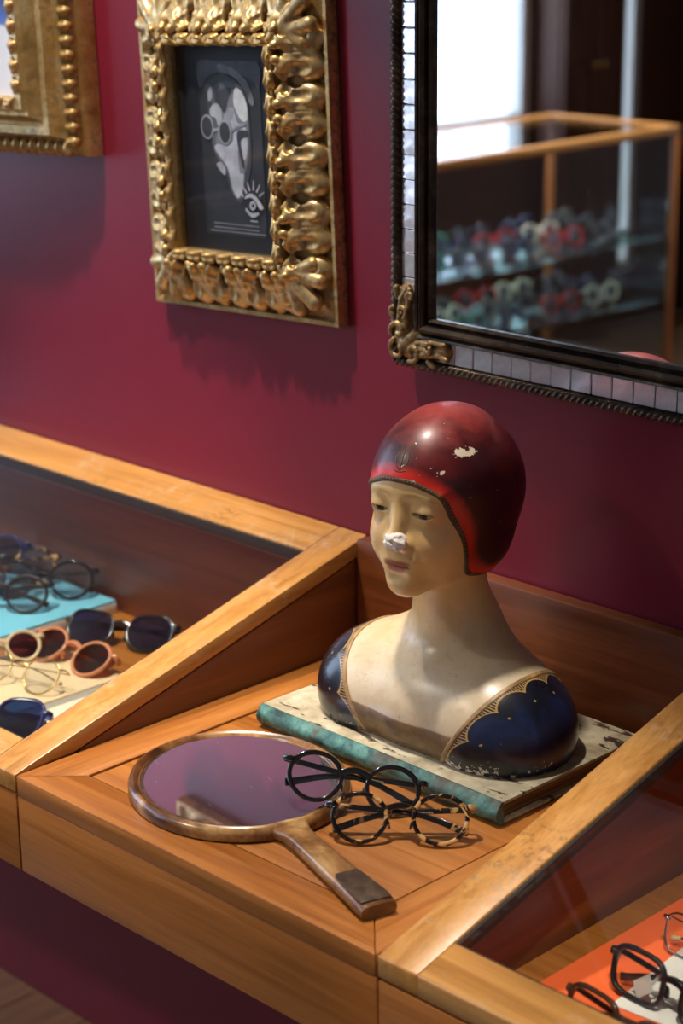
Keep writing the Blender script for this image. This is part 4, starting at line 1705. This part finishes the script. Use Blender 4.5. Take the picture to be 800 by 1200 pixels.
    chains = [
        [(6, 8, 0, 9), (20, 20, -1, 15), (34, 34, 0, 9)],
        [(14, 24, -2, 14), (16, 60, -1, 12), (18, 84, 0, 9)],
        [(24, 14, -2, 14), (60, 17, -1, 12), (82, 19, 0, 9)],
        [(8, 30, 8, 3.5), (14, 52, 9, 4), (15, 74, 8, 3.5), (24, 88, 6, 4)],
        [(22, 40, 8, 3.5), (26, 64, 9, 3.2), (28, 86, 7, 3.5)],
        [(9, 76, 7, 4), (7, 86, 7, 5)],
        [(32, 8, 8, 3.5), (54, 12, 9, 4), (74, 14, 7, 3.5), (84, 10, 6, 4)],
        [(40, 24, 8, 3.5), (62, 28, 8, 3.2), (82, 27, 7, 4.5)],
        [(58, 4, 7, 4), (66, 0, 7, 4)],
        spiral(13, 36, 12, 3, 200, -120, 12), spiral(36, 13, 12, 3, -110, 220, 12),
        spiral(14, 14, 13, 4, 120, 420, 13), spiral(20, 60, 8, 2, -60, 260, 13, t0=2.6), spiral(60, 20, 8, 2, 150, -160, 13, t0=2.6),
        spiral(4, 60, 7, 3, 250, 100, 8, t0=3.5), spiral(30, 78, 6, 2, 200, -60, 9, t0=2.6),
    ]

    def f(p):
        d = None
        for ch in chains:
            for a, b in zip(ch[:-1], ch[1:]):
                k = s_cone(p, a[:3], b[:3], a[3], b[3])
                d = k if d is None else smin(d, k, 1.0)
        for (ga, gb) in (((11, 46, 19), (16, 72, 18)), ((46, 12, 19), (72, 16, 18)), ((20, 50, 18), (22, 80, 15)), ((50, 24, 17), (76, 27, 15))):
            d = smax(d, -s_cone(p, ga, gb, 2.2, 2.0), 1.2)
        return smax(d, -p[:, 2], 1)
    V, Q = sdf_mesh(f, (-12, -14, -2), (98, 102, 26), 1.1)
    V = V * np.array([0.93, 0.91, 0.95]) + np.array([3.0, 8.0, 0.0])
    cme = mesh_np('corner_ornament', V, Q, 0.001)
    for sx, sz, rot in ((-1, -1, 0), (1, -1, 90), (1, 1, 180), (-1, 1, 270)):
        o = piece('corner_ornament', cme, MAT['gilt_dull'], root)
        B = Matrix(((1, 0, 0, 0), (0, 0, -1, -0.013), (0, 1, 0, 0), (0, 0, 0, 1)))
        o.matrix_local = Matrix.Translation((sx * Wd / 2, 0, sz * Ht / 2)) @ Matrix.Rotation(R(-rot), 4, 'Y') @ B


wall_mirror()
# ------------------------------------------------------------------ book, hand mirror
def worn_book():
    x0, x1, y0, y1 = 0.088, 0.428, -0.262, -0.040
    z0, z1 = ZC + 0.0003, ZC + 0.024
    root = empty('worn_book', ((x0 + x1) / 2, (y0 + y1) / 2, z0), (0, 0, R(-0.8)))
    tag(root, 'large old book with peeling grey cover and teal spine, lying under the bust', 'book')
    hx, hy = (x1 - x0) / 2, (y1 - y0) / 2
    H = z1 - z0
    box('cover', (-hx, -hy + .0086, H - .0035), (hx, hy, H + .0003), MAT['book_cover'], root, 0.0012)
    box('cover', (-hx, -hy + .0102, 0), (hx, hy, .0035), MAT['book_cover'], root, 0.0012)
    # rounded spine along the front edge
    bm = bmesh.new()
    n = 10
    prof = [(-hy + .006 - .007 * math.sin(PI * i / n), H * (1 - i / n)) for i in range(n + 1)]
    prof = [(a, b) for a, b in prof] + [(-hy + .010, 0.0), (-hy + .010, H)]
    add_prism(bm, prof, 0, -hx, hx)
    from_bm('spine', bm, MAT['book_spine'], root, angle=35)
    box('page_block', (-hx + .005, -hy + .010, .0036), (hx - .006, hy - .006, H - .0036), MAT['book_pages'], root, 0)


worn_book()


def hand_mirror():
    ang = R(-17.5)
    root = empty('hand_mirror', (0.188, -0.377, ZC + 0.0005), (0, 0, ang))
    tag(root, 'oval wooden hand mirror with worn handle lying face up on the counter', 'mirror')
    a, b = 0.119, 0.108           # outer half axes, along and across the handle
    n = 72
    # frame ring: rounded section swept round the oval
    prof = [(-0.008, 0.001), (-0.0082, 0.008), (-0.0062, 0.0125), (-0.0025, 0.0142), (0.001, 0.0125), (0.0022, 0.0108), (0.0042, 0.0116), (0.0058, 0.0100), (0.0060, 0.0)]
    bm = bmesh.new()
    rings = []
    for i in range(n):
        t = 2 * PI * i / n
        cx, cy = (a - .008) * math.cos(t), (b - .008) * math.sin(t)
        nx, ny = math.cos(t) / a, math.sin(t) / b
        l = math.hypot(nx, ny)
        nx, ny = nx / l, ny / l
        rings.append([bm.verts.new((cx - nx * o, cy - ny * o, z)) for o, z in prof])
    for i in range(n):
        A, B = rings[i], rings[(i + 1) % n]
        for j in range(len(prof)):
            k = (j + 1) % len(prof)
            bm.faces.new((A[j], A[k], B[k], B[j]))
    from_bm('frame', bm, MAT['mirror_wood'], root, angle=50)
    # silvered rim line
    bm = bmesh.new()
    pts = [((a - .0142) * math.cos(2 * PI * i / n), (b - .0142) * math.sin(2 * PI * i / n), 0.0096) for i in range(n)]
    add_sweep(bm, pts, circle_prof(0.0014, 6), closed=True, up=(0, 0, 1))
    from_bm('inner_rim', bm, MAT['grip_dark'], root, smooth=True)
    # glass and back
    for nm, ra, z0, z1, m in (('mirror_glass', 0.0142, 0.0070, 0.0095, 'hand_mirror'), ('back_board', 0.0142, 0.0008, 0.0065, 'mirror_wood')):
        bm = bmesh.new()
        add_prism(bm, [((a - ra) * math.cos(2 * PI * i / n), (b - ra) * math.sin(2 * PI * i / n)) for i in range(n)], 2, z0, z1)
        gl = from_bm(nm, bm, MAT[m], root)
        if nm == 'mirror_glass':          # the glass sits a little askew in its frame
            ax = Vector((0.462, 0.887, 0))
            gl.matrix_local = Matrix.Translation((0, 0, 0.008)) @ Matrix.Rotation(R(0.9), 4, ax) @ Matrix.Translation((0, 0, -0.008))
    # handle
    st = [(0.105, 0.026, 0.0120), (0.116, 0.0195, 0.0130), (0.128, 0.0150, 0.0138), (0.145, 0.0135, 0.0142), (0.180, 0.0140, 0.0145), (0.225, 0.0155, 0.0150), (0.262, 0.0172, 0.0150), (0.284, 0.0182, 0.0148), (0.291, 0.0176, 0.0130)]
    bm = bmesh.new()
    rings = []
    for x, w, h in st:
        ring = []
        for k in range(16):
            t = 2 * PI * k / 16
            c, s = math.cos(t), math.sin(t)
            e = 0.55
            ring.append(bm.verts.new((x, w * math.copysign(abs(c) ** e, c), h / 2 + h / 2 * math.copysign(abs(s) ** e, s))))
        rings.append(ring)
    for A, B in zip(rings[:-1], rings[1:]):
        for j in range(16):
            bm.faces.new((A[j], A[(j + 1) % 16], B[(j + 1) % 16], B[j]))
    bm.faces.new(rings[0])
    bm.faces.new(rings[-1][::-1])
    from_bm('handle', bm, MAT['mirror_wood'], root, angle=50)
    # dark inset on the end of the handle
    bm = bmesh.new()
    pr = [(0.228, -0.0105), (0.232, -0.0125), (0.280, -0.0155), (0.286, -0.0145), (0.287, 0.0145), (0.280, 0.0155), (0.232, 0.0125), (0.228, 0.0105)]
    add_prism(bm, pr, 2, 0.0128, 0.0158, 0.0006)
    from_bm('grip_plate', bm, MAT['grip_dark'], root, angle=40)


hand_mirror()


# ------------------------------------------------------------------ spectacles
def rim_shape(kind, w, h, n=40):
    """outline of a lens opening, centred, (x to the outside, z up)"""
    out = []
    for i in range(n):
        t = 2 * PI * i / n
        c, s = math.cos(t), math.sin(t)
        if kind == 'round':
            x, z = w / 2 * c, h / 2 * s
            z = z * (1 - 0.05 * (s > 0)) + 0.06 * h * (c * c) * 0.4
        elif kind == 'rect':
            e = 0.55
            x = w / 2 * math.copysign(abs(c) ** e, c)
            z = h / 2 * math.copysign(abs(s) ** e, s)
            x += 0.05 * z * (1 if c > 0 else 0.4)
        else:                                      # aviator / cat
            e = 0.75
            x = w / 2 * math.copysign(abs(c) ** e, c)
            z = h / 2 * math.copysign(abs(s) ** e, s)
            if s < 0:
                x *= 1 + 0.16 * s
            z += 0.10 * h * (c > 0) * c * max(s, 0)
        out.append((x, z))
    return out


def spectacles(label, loc, yaw, tilt=-12, kind='round', mat='acetate_black', lens='lens_clear', lw=0.048, lh=0.044, bridge=0.020,
               rim=0.0042, depth=0.0046, group=None, name='eyeglasses', cat='glasses', tag_paper=False, temple_print=False, temple_mat=None,
               detail=40, drop=None, roll=0.0):
    root = empty(name, loc, (R(tilt), R(roll), R(yaw)))
    lift = 0.0
    tag(root, label, cat, group)
    M_ = MAT[mat]
    TM = MAT[temple_mat] if temple_mat else M_
    cx = bridge / 2 + lw / 2 + rim
    cz = lh / 2 + rim
    for sx in (-1, 1):
        sh = rim_shape(kind, lw, lh, detail)
        pts = [(sx * (cx + x), 0.0, cz + z) for x, z in sh]
        # swell the rim towards the hinge and the top
        sc = [(1 + 0.30 * max(0, x / (lw / 2)) * max(0, z / (lh / 2)), 1.0) for x, z in sh]
        bm = bmesh.new()
        out = []
        for i, (x, y, z) in enumerate(pts):
            a = Vector(pts[(i + 1) % len(pts)]) - Vector(pts[i - 1])
            nrm = Vector((a.z, 0, -a.x)).normalized()
            if nrm.dot(Vector((x - sx * cx, 0, z - cz))) < 0:
                nrm = -nrm
            out.append((x + nrm.x * rim / 2, 0, z + nrm.z * rim / 2))
        add_sweep(bm, out, rrect_prof(rim, depth, min(rim, depth) * 0.3), closed=True, up=(0, 1, 0), scale=sc)
        rm = from_bm('rim', bm, M_, root, smooth=True)
        # lens: thin, slightly domed
        bm = bmesh.new()
        top = [bm.verts.new((x, -0.0004, z)) for x, y, z in pts]
        bot = [bm.verts.new((x, 0.0008, z)) for x, y, z in pts]
        c0 = bm.verts.new((sx * cx, -0.0018, cz))
        c1 = bm.verts.new((sx * cx, -0.0006, cz))
        for i in range(len(pts)):
            j = (i + 1) % len(pts)
            bm.faces.new((top[i], top[j], c0))
            bm.faces.new((bot[j], bot[i], c1))
            bm.faces.new((top[j], top[i], bot[i], bot[j]))
        from_bm('lens', bm, MAT[lens], root, smooth=False)
        # end piece and hinge
        ez = cz + lh * 0.27
        ex = sx * (cx + lw / 2 + rim * 0.4)
        bm = bmesh.new()
        add_sweep(bm, [(ex - sx * 0.002, 0.0, ez), (ex + sx * 0.0045, 0.0003, ez + 0.0008), (ex + sx * 0.0062, 0.003, ez + 0.0006), (ex + sx * 0.0060, 0.0072, ez)],
                  rrect_prof(rim * 1.5, depth, 0.001), up=(0, 0, 1), scale=[(1, 1.3), (1, 1.2), (.9, 1.1), (.75, 1)])
        from_bm('end_piece', bm, M_, root, smooth=True)
        bm = bmesh.new()
        for dz in (-0.0006, 0.0006):
            add_blob(bm, (ex + sx * 0.0022, -depth * 0.55, ez + dz * 2), (0.0007, 0.0005, 0.0007), seg=8, rings=6)
        from_bm('rivet', bm, MAT['metal_steel'], root, smooth=True)
        # nose pad
        bm = bmesh.new()
        add_blob(bm, (sx * (bridge / 2 + 0.0006), 0.0045, cz - lh * 0.10), (0.0016, 0.0045, 0.0060), (0, R(sx * 18), 0), 10, 8)
        from_bm('nose_pad', bm, MAT['lens_clear'] if mat.startswith('metal') else M_, root, smooth=True)
        # folded temple
        yy = 0.0085 + (0.0055 if sx > 0 else 0.0)
        hx = abs(ex) + 0.0058
        span = 2 * hx
        dr = ez - 0.0045 - 0.014 * abs(math.sin(R(tilt))) / math.cos(R(tilt)) if drop is None else drop
        path = [(hx, 0.0062, ez), (hx - .001, yy - 0.001, ez), (hx - .005, yy, ez), (hx - span * .25, yy, ez - dr * .08), (hx - span * .50, yy, ez - dr * .20),
                (hx - span * .66, yy, ez - dr * .34), (hx - span * .80, yy, ez - dr * .60), (hx - span * .92, yy, ez - dr * .88), (hx - span * .97, yy, ez - dr * .96)]
        path = catmull([(sx * p[0], p[1], p[2]) for p in path], 4)
        if not roll:
            lift = max(lift, -min(p[1] * math.sin(R(tilt)) + (p[2] - 0.0036) * math.cos(R(tilt)) for p in path) + 0.0012)
        m = len(path)
        bm = bmesh.new()
        scl = []
        for i in range(m):
            k = i / (m - 1)
            scl.append((1.0, (0.85 if k < .6 else 0.85 + (k - .6) * 1.1) * (0.75 if i == m - 1 else 1)))
        thin = mat.startswith('metal')
        add_sweep(bm, [tuple(p) for p in path], rrect_prof(0.0024 if not thin else 0.0014, 0.0062 if not thin else 0.0018, 0.0007), up=(0, 0, 1), scale=scl)
        tp = from_bm('temple', bm, TM, root, smooth=True)
        if temple_print and sx > 0:
            bm = bmesh.new()
            rng = random.Random(3)
            x = 0.030
            while x > -0.034:
                wd = rng.uniform(0.0008, 0.0030)
                zz = ez - dr * 0.16
                add_box(bm, (x - wd, yy - 0.0018, zz - 0.0006), (x, yy - 0.00122, zz + 0.0007))
                x -= wd + 0.0007
            from_bm('temple_print', bm, MAT['print_gold'], tp)
        if thin:
            bm = bmesh.new()
            q = path[-6:]
            add_sweep(bm, [tuple(p) for p in q], circle_prof(0.0024, 8), up=(0, 0, 1), scale=[.6, .9, 1.1, 1.2, 1.2, .9])
            from_bm('temple_tip', bm, MAT['acetate_crystal'], tp, smooth=True)
    # bridge
    bz = cz + lh * 0.20
    hb = bridge / 2 + rim * 0.7
    path = catmull([(-hb - .001, 0, bz - .0015), (-hb * .55, -0.0006, bz + .0020), (0, -0.0010, bz + .0034), (hb * .55, -0.0006, bz + .0020), (hb + .001, 0, bz - .0015)], 4)
    bm = bmesh.new()
    add_sweep(bm, [tuple(p) for p in path], rrect_prof(depth, rim * 1.35, 0.001), up=(0, 0, 1))
    from_bm('bridge', bm, M_, root, smooth=True)
    root.location.z += lift
    if tag_paper:
        bm = bmesh.new()
        add_box(bm, (-0.010, -0.0004, -0.008), (0.010, 0.0004, 0.008), 0.0003, 1)
        t_ = from_bm('price_tag', bm, MAT['paper_white'], root)
        t_.location = (-cx + 0.004, 0.0045, cz * 0.62)
        t_.rotation_euler = (R(-14), R(-40), 0)
        bm = bmesh.new()
        add_sweep(bm, [(-cx + 0.0125, 0.004, cz * .85), (-cx + 0.018, 0.0045, cz * 1.25), (-cx + 0.020, 0.0085, cz * 1.42), (-cx + 0.0185, 0.0135, cz * 1.30)], rrect_prof(0.0030, 0.0005, 0.0001), up=(0, -1, 0))
        lp = from_bm('tag_loop', bm, MAT['paper_white'], t_)
        lp.matrix_parent_inverse = (Matrix.Translation(t_.location) @ t_.rotation_euler.to_matrix().to_4x4()).inverted()
    return root


# the two pairs in front of the book
spectacles('round glossy black eyeglasses folded against the hand mirror', (0.312, -0.347, ZC + 0.0100), 46, -32, 'round', 'acetate_black', lw=0.046, lh=0.042,
           bridge=0.021, rim=0.0045, temple_print=True, roll=13, drop=0.022)
spectacles('round tortoiseshell eyeglasses lying folded in front of the book', (0.386, -0.356, ZC + 0.0012), 40, -34, 'round', 'tortoise', lw=0.046, lh=0.042,
           bridge=0.021, temple_print=True)

# ------------------------------------------------------------------ inside the left case
blk = empty('acrylic_block', (-0.59, -0.12, ZF + 0.0004))
tag(blk, 'frosted acrylic block with a sky blue top, frames standing on it', 'display block')
box('block', (-0.15, -0.098, 0.0), (0.15, 0.09, 0.0150), MAT['acrylic_frost'], blk, 0.0012)
box('blue_top', (-0.1495, -0.0975, 0.0151), (0.1495, 0.0895, 0.0185), MAT['acrylic_blue'], blk, 0.0008)
TB = ZF + 0.0004 + 0.0186
card = empty('display_card', (-0.322, -0.254, ZF + 0.0088), (0, 0, R(-2)))
tag(card, 'cream display board carrying the sunglasses with brown lenses', 'display board')
box('board', (-0.080, -0.083, -0.008), (0.080, 0.083, 0.0), MAT['acrylic_frost'], card, 0.0008)
box('cream_top', (-0.0798, -0.0828, 0.0001), (0.0798, 0.0828, 0.0022), MAT['card_cream'], card, 0.0006)
c2 = box('display_card', (-0.045, -0.065, 0.0), (0.035, 0.060, 0.0015), MAT['card_white'], None, 0.0004, loc=(-0.206, -0.262, ZF + 0.0004))
tag(c2, 'thin pale cream card lying on the case floor beside the cream display board', 'display board')
CT = ZF + 0.0088 + 0.0024
LG = 'frames in the case with the blue block'
spectacles('black sunglasses with blue violet lenses on the bare wooden case floor', (-0.334, -0.120, ZF + 0.0022), 30, -50, 'aviator', 'acetate_black', 'lens_blue', lw=0.056, lh=0.046, bridge=0.016, name='sunglasses', cat='sunglasses', group=LG, drop=0.01)
spectacles('coral sunglasses with round dark brown lenses on the cream board', (-0.318, -0.222, CT + .0008), 4, -56, 'round', 'acetate_pink', 'lens_brown', lw=0.050, lh=0.046, bridge=0.020, name='sunglasses', cat='sunglasses', group=LG, drop=0.01)
spectacles('pale gold wire eyeglasses with clear lenses on the cream board', (-0.306, -0.300, CT + .0008), 14, -40, 'round', 'metal_gold', 'lens_clear', lw=0.048, lh=0.044, bridge=0.020, rim=0.0018, depth=0.0018, group=LG, drop=0.015)
spectacles('clear crystal eyeglasses at the corner of the cream board', (-0.375, -0.262, CT + .0008), 65, -40, 'round', 'acetate_crystal', 'lens_brown', lw=0.036, lh=0.034, bridge=0.016, group=LG, drop=0.012)
spectacles('sunglasses with sky blue lenses near the front rail of the case', (-0.232, -0.395, ZF + .0022), 25, -46, 'aviator', 'acetate_blue', 'lens_sky', lw=0.054, lh=0.046, bridge=0.016, name='sunglasses', cat='sunglasses', group=LG, drop=0.01)
BL = 'dark frames on the blue block'
spectacles('glossy black glasses with clear shining lenses at the end of the blue block', (-0.512, -0.100, TB + .0006), 42, -30, 'round', 'acetate_black', 'lens_shine', lw=0.052, lh=0.046, bridge=0.018, group=BL)
spectacles('tortoiseshell glasses with clear shining lenses standing on the blue block', (-0.592, -0.098, TB + .0006), 40, -24, 'round', 'tortoise', 'lens_shine', lw=0.050, lh=0.046, bridge=0.018, group=BL)
spectacles('matte charcoal glasses with clear lenses on the front of the blue block', (-0.512, -0.172, TB + .0006), 42, -28, 'round', 'acetate_matte', 'lens_shine', lw=0.050, lh=0.044, bridge=0.018, group=BL)
spectacles('dark brown glasses with clear lenses in the middle of the blue block', (-0.604, -0.172, TB + .0006), 38, -24, 'round', 'acetate_brown', 'lens_shine', lw=0.050, lh=0.046, bridge=0.018, group=BL)
spectacles('navy blue glasses with grey lenses on the blue block', (-0.668, -0.092, TB + .0006), 35, -24, 'round', 'acetate_blue', 'lens_grey', lw=0.050, lh=0.046, bridge=0.018, group=BL)

# ------------------------------------------------------------------ inside the right case
rm_ = box('lining_mat', (W + 0.053, -0.475, 0.0), (W + 0.95, -0.030, 0.002), MAT['mat_red'], None, 0.0005, loc=(0, 0, ZF + 0.0004))
tag(rm_, 'bright orange red mat lining the floor of the sloping glass case', 'mat')
pw = box('paper_sheet', (-0.10, -0.07, 0.0), (0.10, 0.07, 0.0012), MAT['paper_white'], None, 0.0003, loc=(W + 0.214, -0.268, ZF + 0.0026))
pw.rotation_euler = (0, 0, R(6))
tag(pw, 'white paper sheet lying on the red mat under the frames', 'paper')
RZ = ZF + 0.0028
spectacles('black rectangular eyeglasses with a white price tag on the red mat', (W + 0.170, -0.334, RZ + .0014), -4, -14, 'rect', 'acetate_matte', 'lens_clear', lw=0.050, lh=0.038, bridge=0.017, rim=0.0042, depth=0.005, tag_paper=True)
spectacles('brown rectangular eyeglasses on the red mat beside the front rail', (W + 0.176, -0.408, RZ + .0002), -7, -14, 'rect', 'acetate_brown', 'lens_clear', lw=0.050, lh=0.036, bridge=0.017, rim=0.0036, depth=0.005)
spectacles('thin steel rimmed eyeglasses with dark temples on the white paper', (W + 0.160, -0.246, RZ + .0014), -2, -14, 'rect', 'metal_steel', 'lens_clear', lw=0.050, lh=0.036, bridge=0.018, rim=0.0018, depth=0.002, temple_mat='acetate_matte')
# ------------------------------------------------------------------ the shop opposite, seen in the wall mirror
def tall_counter():
    x0, x1, y0, y1 = -2.04, -1.60, -2.86, -0.95
    root = empty('tall_glass_counter', ((x0 + x1) / 2, (y0 + y1) / 2, 0))
    tag(root, 'tall glass counter with light wood rim and glass shelves opposite the wall mirror', 'counter')
    f = 0.024
    zt = 1.0
    wbox('base_cabinet', (x0, y0, 0), (x1, y1, 0.36), MAT['dark_y'], root, 0.004)
    for (a, b, c, d, m) in ((x0, x0 + f, y0, y1, 'rail_y'), (x1 - f, x1, y0, y1, 'rail_y'), (x0 + f, x1 - f, y0, y0 + f, 'rail_x'), (x0 + f, x1 - f, y1 - f, y1, 'rail_x')):
        wbox('top_rail', (a, c, zt - f), (b, d, zt), MAT[m], root, 0.003)
    for a in (x0, x1 - .018):
        for c in (y0, -1.9, y1 - .018):
            wbox('post', (a, c, 0.361), (a + .018, c + .018, zt - f - .0005), MAT['wood_z'], root, 0.002)
    wbox('glass_top', (x0 + f, y0 + f, zt - .010), (x1 - f, y1 - f, zt - .004), MAT['lid_glass'], root, 0)
    wbox('front_glass', (x1 - .006, y0 + .019, 0.362), (x1 - .002, -1.902, zt - f), MAT['lid_glass'], root, 0)
    wbox('front_glass', (x1 - .006, -1.880, 0.362), (x1 - .002, y1 - .019, zt - f), MAT['lid_glass'], root, 0)
    wbox('end_glass', (x0 + .019, y0 + .002, 0.362), (x1 - .019, y0 + .006, zt - f), MAT['lid_glass'], root, 0)
    MAT['glass_green'] = pane_glass('glass_green', (0.78, 0.92, 0.86), 1.5)
    for z in (0.70, 0.53):
        wbox('glass_shelf', (x0 + .019, y0 + .02, z), (x1 - .02, y1 - .02, z + .006), MAT['glass_green'], root, 0.001)


tall_counter()
# rows of frames on the two shelves: one pattern per colour, then copies
_rng = random.Random(11)
_proto = {}
_i = 0
for z in (0.7064, 0.5364):
    for row, x in enumerate((-1.70, -1.80, -1.90)):
        cols = _rng.sample(range(6), 5)
        for k in range(5):
            y = -1.98 - k * 0.175 - 0.03 * row + _rng.uniform(-.012, .012)
            col = ('acetate_black', 'acetate_red', 'acetate_white', 'acetate_green', 'acetate_grey', 'acetate_blue')[cols[k]]
            _i += 1
            word = {'acetate_black': 'black', 'acetate_red': 'red', 'acetate_white': 'white', 'acetate_green': 'sea green', 'acetate_grey': 'grey', 'acetate_blue': 'navy'}[col]
            lab = '%s eyeglasses in the %s row on the %s glass shelf of the tall counter' % (word, ('front', 'middle', 'back')[row], 'upper' if z > .6 else 'lower')
            if col not in _proto:
                o = spectacles(lab, (x, y, z), 90, -14, 'round', col, 'lens_mirror', detail=20)
                _proto[col] = o
            else:
                o = copy_tree(_proto[col])
                o['label'] = lab
            o.location = (x, y, z + 0.002)
            o.rotation_euler = (R(-14), 0, R(90 + _rng.uniform(-14, 14)))
            o['group'] = 'frames on the shelves of the tall counter'


def wardrobe(loc, size, label, mat):
    """panelled wooden cupboard: plinth, body, two doors with raised panels and knobs, cornice"""
    root = empty('panelled_cupboard', loc)
    tag(root, label, 'cupboard')
    sx, sy, sz = size
    box('body', (-sx / 2, -sy / 2 + .0, 0.08), (sx / 2 - .02, sy / 2, sz - .06), MAT[mat], root, 0.003)
    box('plinth', (-sx / 2, -sy / 2 + .01, 0), (sx / 2 - .03, sy / 2 - .01, 0.079), MAT[mat], root, 0.003)
    box('cornice', (-sx / 2, -sy / 2 - .02, sz - .059), (sx / 2 + .02, sy / 2 + .02, sz), MAT[mat], root, 0.008)
    for s in (-1, 1):
        a, b = (-sy / 2 + .006, -.002) if s < 0 else (.002, sy / 2 - .006)
        d = box('door', (sx / 2 - .0195, a, 0.09), (sx / 2, b, sz - .07), MAT[mat], root, 0.003)
        for (z0, z1) in ((0.16, sz * .42), (sz * .47, sz - .16)):
            box('door_panel', (sx / 2 + .0002, a + .05, z0), (sx / 2 + .010, b - .05, z1), MAT[mat], d, 0.008)
        bm = bmesh.new()
        add_blob(bm, (sx / 2 + .018, (b - .022) if s < 0 else (a + .022), 1.0), (0.012,) * 3)
        from_bm('knob', bm, MAT['metal_gold'], d, smooth=True)


wardrobe((-2.935, -4.12, 0), (0.12, 0.34, 2.4), 'dark brown panelled cupboard standing beside the shop window', 'dark_z')
wardrobe((-2.50, -4.76, 0), (0.4, 0.36, 2.2), 'narrow dark cupboard in the corner by the added light slit', 'dark_z')
